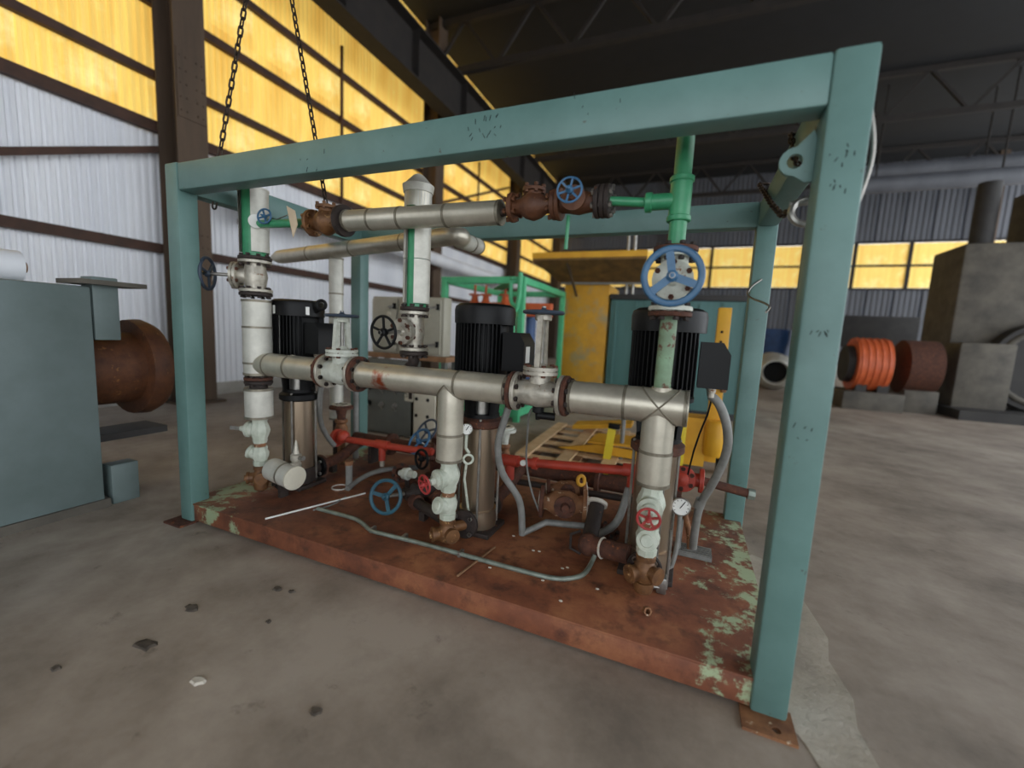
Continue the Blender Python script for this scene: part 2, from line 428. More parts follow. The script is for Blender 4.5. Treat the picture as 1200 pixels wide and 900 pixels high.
def truss(y, label):
    t = thing('roof_truss', label, 'truss', (5.7, y, 8.2), 'roof trusses')
    MB().bar((-4.3, y, 8.25), (15.8, y, 8.25), .16, .16).build('bottom_chord', 'girder', t)
    MB().bar((-4.3, y, 9.5), (15.8, y, 9.5), .16, .16).build('top_chord', 'girder', t)
    for k in range(10):
        x = -4.3+2*k
        MB().bar((x, y, 8.25), (x+1, y, 9.5), .08, .08).build('diagonal', 'girder', t)
        MB().bar((x+1, y, 9.5), (x+2, y, 8.25), .08, .08).build('diagonal', 'girder', t)
for k, y in enumerate((5.5, 9.1, 15.2, 21.2)):
    truss(y, ['dark roof truss over the pallet area', 'dark roof truss in line with the second column', 'dark roof truss in line with the third column', 'dark roof truss nearest the far end wall'][k])
# pipe running on brackets along the wall
wp = thing('wall_pipe', 'large white pipe running along the corrugated wall below the yellow sheets', 'pipe', (-3.85, 10, 3.2))
MB().cyl((-3.75, 3.2, 3.25), (-3.75, 14.5, 3.25), .17, n=20).build('pipe', 'sheet_white', wp)
for y in (3.6, 6.2, 8.8, 11.5): MB().box((-4.1, y, 3.03), (.75, .08, .08)).build('bracket', 'girt', wp)

# ================================================================ SKID FRAME
W, D, H, P = 3.455, 1.645, 2.25, .118
BH, HB = .157, .135
fr = thing('skid_frame', 'teal steel box frame around the pumps on a rusty base', 'frame', (W/2, D/2, 0))
for x in (P/2, W-P/2):
    for y in (P/2, D-P/2):
        MB().box((x, y, .012+(H-.012)/2), (P, P, H-.012), .012).build('post', 'teal', fr)
for y in (P/2, D-P/2):
    MB().box((W/2, y, H-BH/2-.004), (W-2*P+.004, P-.008, BH), .012).build('top_beam', 'teal', fr)
for x in (P/2, W-P/2):
    MB().box((x, D/2, H-BH/2-.004), (P-.008, D-2*P+.004, BH), .012).build('top_beam', 'teal', fr)
dk = MB().box((W/2, D/2, HB-.006), (W-.03, D-.02, .012), .003).build('deck_plate', 'deck', fr)
for y in (.01, D-.06): MB().box((W/2, y+.03, (HB-.012)/2+.008), (W-2*P+.01, .05, HB-.03), .006).build('base_beam', 'deck', fr)
for x in (.04, W-.09): MB().box((x+.025, D/2, (HB-.012)/2+.008), (.05, D-2*P, HB-.03), .006).build('base_beam', 'deck', fr)
def foot(x, y, dx, dy):
    # flat plate with a bolt hole
    hx, hy = .085, .07; r = .014; n = 16; vs = []; fs = []
    c = V((x, y, 0)); hc = V((x+dx, y+dy, 0))
    outer = []
    for k in range(n):
        a = 2*PI*k/n; q = max(abs(math.cos(a)), abs(math.sin(a)))
        outer.append(V((c.x+hx*math.cos(a)/q, c.y+hy*math.sin(a)/q, 0)))
    inner = [V((hc.x+r*math.cos(2*PI*k/n), hc.y+r*math.sin(2*PI*k/n), 0)) for k in range(n)]
    for z in (.0, .012):
        vs += [q+V((0, 0, z)) for q in outer]+[q+V((0, 0, z)) for q in inner]
    for k in range(n):
        k2 = (k+1) % n
        fs += [(k, n+k, n+k2, k2), (2*n+k, 2*n+k2, 3*n+k2, 3*n+k), (k, k2, 2*n+k2, 2*n+k), (n+k, 3*n+k, 3*n+k2, n+k2)]
    MB().add(vs, fs).build('foot_plate', 'rust_pale' if x > 1 else 'rust', fr)
foot(W-.065, -.012, .025, -.035); foot(.035, -.005, -.03, -.035); foot(W-.06, D+.02, 0, .035); foot(.06, D+.02, 0, .035)
# pad eyes welded inside the end posts
def lug(x, sx, y):
    n = 14; c = V((x+sx*.055, y, 1.965)); R = .046; pts = []
    for k in range(n+1):
        a = PI/2+PI*k/n
        pts.append(V((c.x+(R*math.cos(a)) * (-sx) * 1., y, c.z+R*math.sin(a)*1.0)))
    outer = [V((x, y, 2.07))]+pts+[V((x, y, 1.88))] if True else pts
    vs = []; fs = []
    N = 28; ho = []; hi = []
    # resample the outline around the hole
    def edge(a):
        d = V((math.cos(a), 0, math.sin(a))); best = None
        for i in range(len(outer)):
            p, q = outer[i]-c, outer[(i+1) % len(outer)]-c
            e = q-p; den = d.x*e.z-d.z*e.x
            if abs(den) < 1e-9: continue
            t = (p.x*e.z-p.z*e.x)/den; u = (p.x*d.z-p.z*d.x)/den
            if t > 0 and -1e-6 <= u <= 1+1e-6 and (best is None or t > best): best = t
        return c+d*(best or .05)
    for k in range(N):
        a = 2*PI*k/N; ho.append(edge(a)); hi.append(c+V((math.cos(a), 0, math.sin(a)))*.024)
    for yy in (0, .018):
        vs += [q+V((0, yy, 0)) for q in ho]+[q+V((0, yy, 0)) for q in hi]
    for k in range(N):
        k2 = (k+1) % N
        fs += [(k, k2, N+k2, N+k), (2*N+k, 3*N+k, 3*N+k2, 2*N+k2), (k, 2*N+k, 2*N+k2, k2), (N+k, N+k2, 3*N+k2, 3*N+k)]
    MB().add(vs, fs).build('lifting_lug', 'teal', fr)
lug(W-P, -1, .10)
# wires and the bowed strip left on the frame
mb = MB(); mb.tube([(W+.004, .05, 2.08), (W+.022, .05, 2.0), (W+.026, .05, 1.93), (W+.016, .05, 1.86), (W+.003, .05, 1.80)], .006, smooth=2); mb.build('bowed_strip', 'steel', fr)
mb = MB(); b0 = V((W-.06, D-P-.004, 1.76)); mb.tube([b0, b0+V((-.07, -.05, -.06)), b0+V((-.08, -.08, -.12)), b0+V((0, -.5, -.2)), (W-P-.005, .7, 1.5)], .006, smooth=2); mb.build('bent_wire', 'steel', fr)

mb = MB()
rs = random.Random(3)
for (x0, z0, n_) in ((2.13, 2.17, 16), (1.2, 2.13, 5), (2.62, 2.2, 4)):
    for k in range(n_):
        a = V((x0+rs.uniform(-.1, .1), .0035, z0+rs.uniform(-.04, .04))); mb.bar(a, a+V((rs.uniform(-.012, .012), 0, rs.uniform(.004, .022))), .0022, .0016, up=(0, 1, 0))
for (z0, n_) in ((1.93, 8), (1.85, 6), (1.4, 7), (1.05, 5)):
    for k in range(n_):
        a = V((W-.06+rs.uniform(-.04, .03), -.0005, z0+rs.uniform(-.03, .03))); mb.bar(a, a+V((rs.uniform(-.008, .008), 0, rs.uniform(.004, .018))), .0025, .0016, up=(0, 1, 0))
stuff(mb.build('scratches', 'hole', fr))
# ================================================================ GENERIC FITTINGS
def wheel(par, c, ax, R, r=.009, n=5, mt='blue', hub=.022, ph=.3, flat=1., sw=1.7):
    c = V(c); ax = V(ax).normalized()
    rim = MB().torus(c, ax, R-r, r, 36, 8, flat).build('handwheel', mt, par)
    x, y, d = basis(ax)
    for k in range(n):
        a = ph+2*PI*k/n; e = x*math.cos(a)+y*math.sin(a)
        MB().bar(c+e*hub*.6-ax*.004, c+e*(R-r), r*sw, r*.9, up=ax).build('spoke', mt, rim)
    MB().lathe(c-ax*.02, ax, [(0, hub*.8), (.01, hub), (.03, hub), (.036, hub*.6), (.05, hub*.4), (.052, .001)], 16).build('hub', mt, rim)
    return rim
def bolts(par, c, ax, R, n, r=.008, L=.05, mt='dark_iron', name='bolts'):
    x, y, d = basis(ax); mb = MB(); c = V(c)
    for k in range(n):
        a = 2*PI*(k+.5)/n; p = c+(x*math.cos(a)+y*math.sin(a))*R
        mb.cyl(p-d*L/2, p+d*L/2, r, n=6)
        mb.cyl(p-d*(L/2), p-d*(L/2-.012), r*1.7, n=6); mb.cyl(p+d*(L/2-.012), p+d*L/2, r*1.7, n=6)
    return stuff(mb.build(name, mt, par))
def flange_pair(par, c, ax, R, t=.018, mts=('silver_valve', 'rust'), nb=8):
    c = V(c); ax = V(ax).normalized()
    MB().disc(c-ax*t*.6, ax, R, t, 28, .003).build('flange', mts[0], par)
    MB().disc(c+ax*t*.6, ax, R, t, 28, .003).build('flange', mts[1], par)
    bolts(par, c, ax, R*.8, nb, L=t*3.6)
def gate_valve(name, label, c, ax, st, half, R, wd, wR, body='silver_valve', wm='blue_dark', spokes=5, fl=('rust', 'silver_valve'), yoke=True, rim=.009, group=None, flat=1., br=None, ph=.3, sw=1.7):
    c = V(c); ax = V(ax).normalized(); st = V(st).normalized()
    t = thing(name, label, 'valve', c, group)
    br = br or R*.66
    MB().lathe(c-ax*half, ax, [(0, R*.62), (half*.35, R*.62), (half*.6, br), (half, br*1.12), (half*1.4, br), (half*1.65, R*.62), (half*2, R*.62)], 22).build('body', body, t)
    for s_ in (-1, 1):
        q = c+ax*half*s_
        MB().disc(q-ax*s_*.012, ax, R, .02, 28, .003).build('flange', fl[1], t)
        MB().disc(q+ax*s_*.012, ax, R, .02, 28, .003).build('companion_flange', fl[0], t)
        bolts(t, q, ax, R*.8, 8, L=.075)
    # bonnet
    b0 = br*.6
    mb = MB(); mb.lathe(c, st, [(b0*.3, br*.82), (R*.95, br*.8), (R*.95, R*.88), (R*.95+.016, R*.88), (R*.95+.016, R*.8), (R*.95+.022, R*.8), (R*.95+.022, R*.88), (R*.95+.038, R*.88), (R*.95+.038, R*.5), (R*1.35, R*.3), (R*1.5, R*.2)], 20)
    mb.build('bonnet', body, t)
    bolts(t, c+st*(R*.95+.019), st, R*.76, 6, r=.007, L=.06, mt='rust')
    x, y, d = basis(st)
    if yoke:
        for s_ in (-1, 1):
            mb = MB(); mb.bar(c+st*(R*1.2)+x*s_*R*.5, c+st*(wd-.02)+x*s_*R*.34, .03, .026, up=y); mb.build('yoke_arm', body, t)
        MB().disc(c+st*(wd-.025), st, R*.42, .03, 16, .004).build('yoke_head', body, t)
    MB().cyl(c+st*R, c+st*(wd+.03), .011, n=10).build('stem', 'steel', t)
    wheel(t, c+st*wd, st, wR, rim, spokes, wm, flat=flat, ph=ph, sw=sw)
    return t
def clad(par, a, b, r, cuts=(), mt='alu', band=True, caps=(True, True), n=26):
    """insulated pipe: sheet-metal sections with overlapping bands between them"""
    a = V(a); b = V(b); L = (b-a).length; d = (b-a).normalized()
    edges = [0]+list(cuts)+[L]
    for i in range(len(edges)-1):
        MB().cyl(a+d*edges[i], a+d*edges[i+1], r+(.0014 if i % 2 else 0), n=n).build('cladding_section', mt, par)
    if band:
        for q in edges[1:-1]: MB().cyl(a+d*(q-.007), a+d*(q+.007), r+.0035, n=n).build('band', 'band', par)
    for k, (q, e) in enumerate(((a, d), (b, -d))):
        if caps[k]: MB().lathe(q-e*.002, e, [(0, r*.55), (0, r+.004), (.016, r+.004)], n).build('end_collar', 'band', par)
def tee_seam(par, c, ax, br, r, half=False):
    """45 degree mitre seams where a clad branch meets a clad run"""
    c = V(c); ax = V(ax).normalized(); br = V(br).normalized(); o = ax.cross(br)
    for s_ in (-1, 1):
        pts = []
        for k in range(33):
            a = -PI/2+PI*k/32 if half else PI*2*k/32
            p = br*math.cos(a)*(r+.002)+o*math.sin(a)*(r+.002)
            pts.append(c+p+ax*s_*(math.cos(a)*(r+.002)))
        MB().tube(pts, .004, 6, caps=False).build('seam', 'band', par)

# ================================================================ PUMPS
def pump(x, y, label, head='black', sticker=None, eye=False):
    t = thing('vertical_pump', label, 'pump', (x, y, HB), 'vertical multistage pumps on the skid')
    z0 = HB
    MB().box((x, y, z0+.015), (.27, .25, .03), .006).build('foot', 'dark_iron', t)
    mb = MB(); mb.lathe((x, y, z0+.03), (0, 0, 1), [(0, .115), (.05, .12), (.09, .112), (.11, .112)], 28)
    mb.cyl((x, y-.16, z0+.085), (x, y+.16, z0+.085), .05, n=20)
    mb.build('pump_base', 'stainless' if head != 'black' else 'dark_iron', t)
    for s_ in (-1, 1):
        MB().disc((x, y+s_*.165, z0+.09), (0, 1, 0), .085, .024, 24, .003).build('base_flange', 'dark_iron' if head != 'black' else 'black', t)
        bolts(t, (x, y+s_*.165, z0+.09), (0, 1, 0), .066, 4, L=.06, mt='steel')
    MB().cyl((x, y, z0+.13), (x, y, .80), .1, n=32).build('stage_sleeve', 'stainless', t)
    for k in range(4):
        a = PI/4+k*PI/2-.35
        px, py = x+.118*math.cos(a), y+.118*math.sin(a)
        MB().cyl((px, py, z0+.05), (px, py, .84), .008, n=8).build('tie_rod', 'steel', t)
    MB().lathe((x, y, .78), (0, 0, 1), [(0, .12), (.01, .132), (.045, .132), (.06, .11)], 28).build('pump_head', 'rust' if head != 'black' else 'black', t)
    mb = MB()
    for k in range(4):
        a = PI/4+k*PI/2+.5
        mb.lathe((x, y, .83), (0, 0, 1), [(0, .085), (.23, .105)], 4, a-.38, a+.38)
        mb.lathe((x, y, .83), (0, 0, 1), [(0, .105), (.23, .125)], 4, a-.38, a+.38)
    mb.cyl((x, y, .83), (x, y, .86), .11, n=24); mb.lathe((x, y, 1.04), (0, 0, 1), [(0, .12), (.01, .15), (.03, .15)], 28)
    mb.build('motor_stool', 'black', t)
    MB().cyl((x, y, .85), (x, y, 1.05), .062, n=18).build('coupling_guard', 'steel', t)
    # motor
    m_ = MB().lathe((x, y, 1.065), (0, 0, 1), [(0, .13), (.02, .142), (.31, .142), (.33, .13)], 32).build('motor', 'black', t)
    nf = 44
    mb = MB()
    for k in range(nf):
        a = 2*PI*k/nf
        if abs((a+PI) % (2*PI)-PI) < .45: continue
        e = V((math.cos(a), math.sin(a), 0)); c = V((x, y, 0))
        mb.bar(c+e*.152+V((0, 0, 1.085)), c+e*.152+V((0, 0, 1.395)), .006, .036, up=e)
    stuff(mb.build('cooling_fins', 'black', m_))
    MB().lathe((x, y, 1.385), (0, 0, 1), [(0, .176), (.075, .178), (.098, .172), (.112, .15), (.114, .06), (.11, .058)], 36).build('fan_cover', 'black_gloss', t)
    tb = MB()
    bx = x+.155
    tb.prism([(bx, y-.085, 1.13), (bx+.13, y-.085, 1.13), (bx+.13, y-.085, 1.29), (bx+.095, y-.085, 1.345), (bx, y-.085, 1.345)], (0, .17, 0))
    tb = tb.build('terminal_box', 'black_gloss', t)
    MB().box((bx+.06, y, 1.332), (.12, .176, .006)).build('lid_seam', 'black', tb) if False else None
    for q in (-.04, .03): MB().lathe((bx+.065, y+q, 1.13), (0, 0, -1), [(0, .02), (.02, .02), (.022, .015), (.045, .015)], 12).build('cable_gland', 'silver_valve', tb)
    if sticker:
        n = 5; a0 = -1.0
        for a in sticker:
            mb = MB(); vs = []; fs = []
            for k in range(n+1):
                aa = a+(.14 if len(sticker) > 1 else .1)*k/n
                for z in (1.395, 1.45): vs.append((x+.1793*math.cos(aa), y+.1793*math.sin(aa), z))
            for k in range(n): fs.append((2*k, 2*k+2, 2*k+3, 2*k+1))
            mb.add(vs, fs); mb.build('sticker', 'white', t)
    if eye:
        mb = MB(); mb.torus((x+.222, y+.0, 1.47), (0.55, -.83, 0), .03, .011, 18, 8); mb.bar((x+.165, y, 1.42), (x+.205, y, 1.45), .025, .03); mb.build('lifting_eye', 'black', t)
    return t
pump(.395, .6, 'black-motored vertical pump beside the short capped insulated stub', 'black', (-1.75, -.45), True)
pm = pump(1.895, .6, 'black-motored vertical pump with rusty head between the two header valves', 'rust')
pump(2.905, .6, 'black-motored vertical pump directly behind the big blue handwheel valve', 'rust')
# red-white sticker on the middle pump's terminal box
mb = MB(); mb.prism([(2.1815, .54+.0, 1.18), (2.1815, .60, 1.18), (2.1815, .60, 1.27), (2.1815, .54, 1.27)], (.001, 0, 0)); mb.build('sticker', 'white', pm)

# ================================================================ HEADER AND DROPS (y = .35)
YH, ZH, RH = .35, 1.05, .076
t = thing('insulated_pipe', 'metal-clad header pipe with mitred elbow meeting the white clad riser', 'pipe', (.6, YH, ZH-RH))
clad(t, (.37, YH, ZH), (.895, YH, ZH), RH, (.06, .25), 'alu', caps=(False, True))
mb = MB()
# mitred elbow: run joins the riser
vs = []; fs = []; n = 26
for k in range(n):
    a = 2*PI*k/n; yy = math.cos(a)*RH; zz = math.sin(a)*RH
    vs.append((.37, YH+yy, ZH+zz)); vs.append((.28+max(0, .055*(1-(yy/RH)**2)**.5)*-1+.02, YH+yy*.98, ZH+zz))
for k in range(n): k2 = (k+1) % n; fs.append((2*k, 2*k2, 2*k2+1, 2*k+1))
fs.append(tuple(2*k+1 for k in range(n)))
mb.add(vs, fs).build('elbow', 'alu', t)
gate_valve('gate_valve', 'silver gate valve with rusty bonnet in the header beside the capped-stub pump', (1.05, YH, ZH), (1, 0, 0), (0, 0, 1), .125, .108, .345, .1, body='white_paint', wm='blue_dark', spokes=4, group='header gate valves')
t = thing('insulated_pipe', 'metal-clad header pipe with rust stain and a clad drop leg', 'pipe', (1.19, YH, ZH-RH))
clad(t, (1.2, YH, ZH), (2.175, YH, ZH), RH, (.68,), 'alu_stained')
clad(t, (1.83, YH, ZH-.01), (1.83, YH, .62), .072, (.27,), 'alu', caps=(False, True))
tee_seam(t, (1.83, YH, ZH), (1, 0, 0), (0, 0, -1), RH, True)
gate_valve('gate_valve', 'silver gate valve with bolted bonnet in the header beside the blue handwheel valve', (2.337, YH, ZH), (1, 0, 0), (0, 0, 1), .128, .1, .40, .104, wm='blue_dark', spokes=4, group='header gate valves')
t = thing('insulated_pipe', 'metal-clad header end with crossed seams and drop leg under the blue handwheel', 'pipe', (2.6, YH, ZH-RH))
clad(t, (2.50, YH, ZH), (3.025, YH, ZH), RH+.002, (.26,), 'alu')
clad(t, (2.912, YH, ZH-.01), (2.912, YH, .685), .072, (.2,), 'alu', caps=(False, True))
tee_seam(t, (2.912, YH, ZH), (1, 0, 0), (0, 0, -1), RH+.002)
MB().lathe((3.02, YH, ZH), (1, 0, 0), [(0, RH+.006), (.012, RH+.006), (.014, 0)], 26).build('end_cap', 'alu', t)
# left riser
XL = .305
t = thing('insulated_pipe', 'white clad vertical riser joined by the mitred header elbow', 'pipe', (XL, YH, 1.0))
clad(t, (XL, YH, .975), (XL, YH, 1.475), .088, (.08, .32), 'alu_white')
MB().cyl((XL+.1, YH+.1, 1.1), (XL+.1, YH+.1, 1.44), .012).build('tracer_pipe', 'conduit', t)
t = thing('bolted_flange', 'dark bolted flange pair under the white clad riser', 'flange', (XL, YH, .9))
flange_pair(t, (XL, YH, .935), (0, 0, 1), .088, .02, ('dark_iron', 'rust'))
MB().cyl((XL, YH, .875), (XL, YH, .985), .055).build('neck', 'dark_iron', t)
t = thing('insulated_pipe', 'short white clad pipe piece between dark flange and mint valves', 'pipe', (XL, YH, .68))
clad(t, (XL, YH, .675), (XL, YH, .88), .088, (), 'alu_white')
gate_valve('gate_valve', 'silver gate valve on its side with dark handwheel beyond the frame post', (.30, YH, 1.63), (0, 0, 1), (-.83, -.56, 0), .105, .1, .285, .112, wm='blue_dark', spokes=3, fl=('dark_iron', 'silver_valve'), rim=.011, yoke=False)
def half_clad(name, label, x, y, z0, z1, rp, rc, gap, gw, cone=False):
    t = thing(name, label, 'pipe', (x, y, z0))
    MB().cyl((x, y, z0), (x, y, z1), rp, n=24).build('pipe', 'green', t)
    X, Y, _ = basis((0, 0, 1)); base = math.atan2(X.y, X.x)
    a0 = gap+gw/2-base; a1 = gap-gw/2+2*PI-base
    zc = [z0+.03, z0+(z1-z0)*.42, z1]
    for i in range(2):
        prof = [(zc[i]-z0, rc-.012), (zc[i]-z0, rc), (zc[i+1]-z0-.004, rc), (zc[i+1]-z0-.004, rc-.012)]
        mb = MB(); mb.lathe((x, y, z0), (0, 0, 1), prof+[prof[0]], 26, a0, a1); mb.build('cladding_half', 'alu_white', t)
    if cone:
        MB().lathe((x, y, z1), (0, 0, 1), [(-.02, rc+.006), (.02, rc+.012), (.024, rc+.004), (.075, .03), (.085, .012), (.088, 0)], 26).build('cone_cap', 'alu_white', t)
        MB().cyl((x, y, z1-.1), (x, y, z1), rc, n=26).build('collar', 'alu', t)
    else:
        MB().lathe((x, y, z1-.012), (0, 0, 1), [(0, rc-.01), (0, rc+.004), (.01, rc+.004), (.01, rc-.01)], 26).build('rim', 'alu_white', t)
    return t
t = half_clad('riser_pipe', 'green pipe in peeling white cladding above the side-wheel valve', .297, YH, 1.755, 2.19, .07, .088, math.radians(-80), 1.1)
MB().lathe((.297+.07, YH-.045, 1.965), (.85, -.5, 0), [(0, .03), (.035, .034), (.036, .042), (.044, .042)], 18).build('branch_collar', 'white', t)
# top connecting line
ZT, YT = 1.936, .31
t = thing('branch_pipe', 'short dark green branch from the peeling riser to the bronze valve', 'pipe', (.5, YT-.03, ZT))
MB().tube([(.37, .31, ZT+.02), (.5, .31, ZT+.015), (.66, .31, ZT+.01), (.87, YT, ZT)], .026, 12, smooth=1).build('pipe', 'green', t)
wheel(t, (.50, .27, ZT+.05), (.25, -.95, .1), .05, .006, 4, 'blue', .012); MB().cyl((.50, .31, ZT+.04), (.50, .262, ZT+.052), .008).build('stem', 'steel', t)
mb = MB(); q = at_y(343, 258, .24); q = V(q)
mb.prism([q+V((-.05, 0, .085)), q+V((.03, -.01, .05)), q+V((.05, -.01, -.03)), q+V((.0, 0, -.1)), q+V((-.035, .01, -.01))], (.0, .003, .0))
mb.build('paper_tag', 'paper', t)
MB().tube([q+V((0, 0, .04)), (.55, .3, ZT+.03)], .003, 6).build('tag_wire', 'steel', t)
def globe_valve(label, x0, x1, z, mt, R=.075, wheelpos=None, bon=True, name='globe_valve'):
    xc = (x0+x1)/2; L = x1-x0
    t = thing(name, label, 'valve', (xc, YT, z))
    mb = MB(); mb.lathe((x0, YT, z), (1, 0, 0), [(0, R*.55), (L*.2, R*.55), (L*.32, R*.8), (L*.5, R*.98), (L*.68, R*.8), (L*.8, R*.55), (L, R*.55)], 22)
    mb.build('body', mt, t)
    for x in (x0, x1):
        MB().disc((x, YT, z), (1, 0, 0), R, .022, 24, .003).build('flange', mt, t)
    if bon:
        MB().lathe((xc, YT, z), (0, 0, 1), [(R*.5, R*.6), (R*.95, R*.6), (R*.95, R*.82), (R*1.15, R*.82), (R*1.25, R*.4), (R*1.35, R*.2)], 18).build('bonnet_cover', mt, t)
        bolts(t, (xc, YT, z+R*1.1), (0, 0, 1), R*.68, 6, r=.006, L=.04, mt=mt)
    bolts(t, (x0, YT, z), (1, 0, 0), R*.8, 6, r=.007, L=.06, mt=mt); bolts(t, (x1, YT, z), (1, 0, 0), R*.8, 6, r=.007, L=.06, mt=mt)
    return t
t = globe_valve('corroded bronze check valve slung from a chain at the clad pipe end', .865, 1.083, ZT, 'bronze', .078)
MB().disc((1.105, YT, ZT), (1, 0, 0), .088, .026, 24).build('blind_flange', 'dark_iron', t)
t = thing('insulated_pipe', 'upper metal-clad pipe slung in front of the cone-capped riser', 'pipe', (1.6, YT, ZT-.06))
clad(t, (1.128, YT, ZT), (2.103, YT, ZT-.012), .057, (.18, .38, .67), 'alu', n=24)
MB().cyl((2.10, YT, ZT-.01), (2.16, YT, ZT-.005), .022, n=14).build('pipe_stub', 'dark_iron', t)
t = globe_valve('brown rusty check valve under the front beam beside the small blue wheel', 2.163, 2.375, 1.943, 'brown_iron', .068)
t = thing('globe_valve', 'brown rusty stop valve with small six-spoke blue wheel', 'valve', (2.47, YT, 1.955))
mb = MB(); mb.lathe((2.387, YT, 1.943), (1, 0, 0), [(0, .04), (.05, .042), (.1, .052), (.16, .042), (.2, .038)], 20); mb.build('body', 'brown_iron', t)
MB().disc((2.398, YT, 1.943), (1, 0, 0), .072, .02, 24, .003).build('flange', 'brown_iron', t)
for x in (2.575, 2.599, 2.621): MB().disc((x, YT, 1.943), (1, 0, 0), .072, .02, 24, .003).build('flange', 'dark_iron', t)
bolts(t, (2.60, YT, 1.943), (1, 0, 0), .056, 6, L=.09, mt='steel')
MB().lathe((2.472, YT, 1.943), (0.1, -1, .05), [(0, .045), (.06, .04), (.062, .055), (.075, .055), (.08, .025), (.11, .018)], 18).build('bonnet', 'brown_iron', t)
MB().cyl((2.474, YT-.08, 1.946), (2.488, YT-.17, 1.953), .008).build('stem', 'steel', t)
wheel(t, (2.487, YT-.16, 1.951), (.1, -1, .05), .056, .005, 6, 'blue', .016)
MB().tube([(2.443, YT, 1.89), (2.443, YT-.005, 1.83), (2.44, YT, 1.74)], .009, 8).build('drain_pipe', 'green', t)
t = thing('green_pipe', 'glossy green tee pipe rising above the big blue handwheel', 'pipe', (2.918, YH, 1.74))
MB().tube([(2.918, YH, 1.74), (2.918, YH, 2.3)], .036, 18).build('riser', 'green', t)
MB().cyl((2.918, YH, 1.86), (2.918, YH, 2.02), .044, n=18).build('tee_body', 'green', t)
for z in (1.86, 2.02): MB().disc((2.918, YH, z), (0, 0, 1), .05, .024, 18, .004).build('tee_collar', 'green', t)
MB().cyl((2.79, YH, ZT), (2.9, YH, ZT), .034, n=16).build('tee_branch', 'green', t)
MB().disc((2.79, YH, ZT), (1, 0, 0), .042, .03, 18, .004).build('tee_collar', 'green', t)
MB().cyl((2.622, YT, 1.943), (2.79, YH, ZT), .02, n=14).build('branch', 'green', t)
gate_valve('gate_valve', 'white gate valve with large three-spoke blue handwheel at the skid end', (2.918, YH, 1.595), (0, 0, 1), (.035, -1, -.03), .125, .092, .255, .116, body='white_paint', wm='blue', spokes=3, fl=('rust', 'white_paint'), rim=.0135, flat=.8, yoke=False, ph=1.75, sw=2.2)
t = thing('riser_pipe', 'thin pipe with flaking green paint between header tee and white valve', 'pipe', (2.916, YH, 1.12))
MB().cyl((2.914, YH, 1.11), (2.917, YH, 1.45), .036, n=20).build('pipe', 'green_rust', t)
MB().disc((2.914, YH, 1.125), (0, 0, 1), .044, .02, 20).build('collar', 'alu', t)

# ---- valve stacks at the foot of each drop
def stack(x, z, st, rw, words, dx=0.):
    # z: bottom of cladding
    y = YH
    t = thing('drop_valve', 'mint painted threaded valve below the cladding '+words, 'valve', (x, y, z-.16))
    mb = MB(); mb.lathe((x, y, z-.175), (0, 0, 1), [(0, .042), (.02, .048), (.03, .046), (.06, .058), (.09, .066), (.12, .058), (.15, .046), (.165, .05), (.185, .05)], 8); mb.build('body', 'mint_paint', t)
    c = V((x, y, z-.085)); st = V(st).normalized()
    MB().lathe(c, st, [(.03, .05), (.06, .05), (.065, .056), (.082, .056), (.085, .038), (.1, .036), (.105, .022), (.13, .018)], 18).build('bonnet', 'mint_paint', t)
    MB().cyl(c+st*.12, c+st*.175, .007, n=8).build('stem', 'steel', t)
    if rw: wheel(t, c+st*.165, st, rw, .006, 5, 'red_wheel', .014)
    else: MB().bar(c+st*.13, c+st*.2, .012, .024).build('lever', 'steel', t)
    t = thing('pipe_nipple', 'rusty threaded nipple between the two painted valves '+words, 'nipple', (x, y, z-.205))
    MB().cyl((x, y, z-.205), (x, y, z-.172), .036, n=16).build('nipple', 'rust_pale', t)
    t = thing('check_valve', 'cream painted check valve above the bronze fitting '+words, 'valve', (x, y, z-.33))
    MB().lathe((x, y, z-.335), (0, 0, 1), [(0, .046), (.03, .048), (.034, .042), (.06, .052), (.09, .056), (.115, .046), (.12, .047), (.135, .047)], 8).build('body', 'mint_paint', t)
    s2 = V((st.x, st.y, .35)).normalized()
    c2 = V((x, y, z-.265))
    MB().lathe(c2, s2, [(.02, .044), (.062, .04), (.064, .047), (.08, .047), (.084, .03), (.092, .026), (.094, 0)], 18).build('cap', 'mint_paint', t)
    t = thing('bronze_fitting', 'brown bronze cross and elbow on the deck '+words, 'fitting', (x, y, HB))
    zb = z-.335; x2 = x+dx
    zl = HB+.055
    MB().lathe((x, y, zb+.002), (dx*.0, 0, -1), [(0, .036), (.01, .046), (.03, .046), (.034, .036), (.06, .05), (.1, .056), (.13, .046), (.135, .038), (zb-zl-.02, .036), (zb-zl-.018, .046), (zb-zl, .048), (zb-zl+.03, .042), (zb-zl+.045, .02), (zb-zl+.048, 0)], 18).build('body', 'bronze', t)
    zz = zb-.09
    MB().lathe((x-.03, y-.02, zz), (-.7, -.7, 0), [(0, .036), (.035, .036), (.036, .042), (.052, .042), (.054, .02), (.066, .02), (.067, 0)], 12).build('side_plug', 'bronze', t)
    MB().lathe((x+.03, y-.02, zz+.012), (.8, -.6, 0), [(0, .036), (.03, .036), (.031, .042), (.044, .042), (.046, 0)], 12).build('side_plug', 'bronze', t)
    MB().cyl((x, y, HB+.085), (x+dx, .44, HB+.085), .032, n=14).build('elbow_leg', 'bronze', t)
stack(XL, .67, (-.9, -.42, .05), 0, 'on the white clad drop')
stack(1.832, .615, (-.36, -.93, -.08), .056, 'with the pinkish wheel, on the middle drop', .06)
stack(2.912, .68, (.03, -1, -.08), .053, 'with the red wheel, on the skid-end drop')

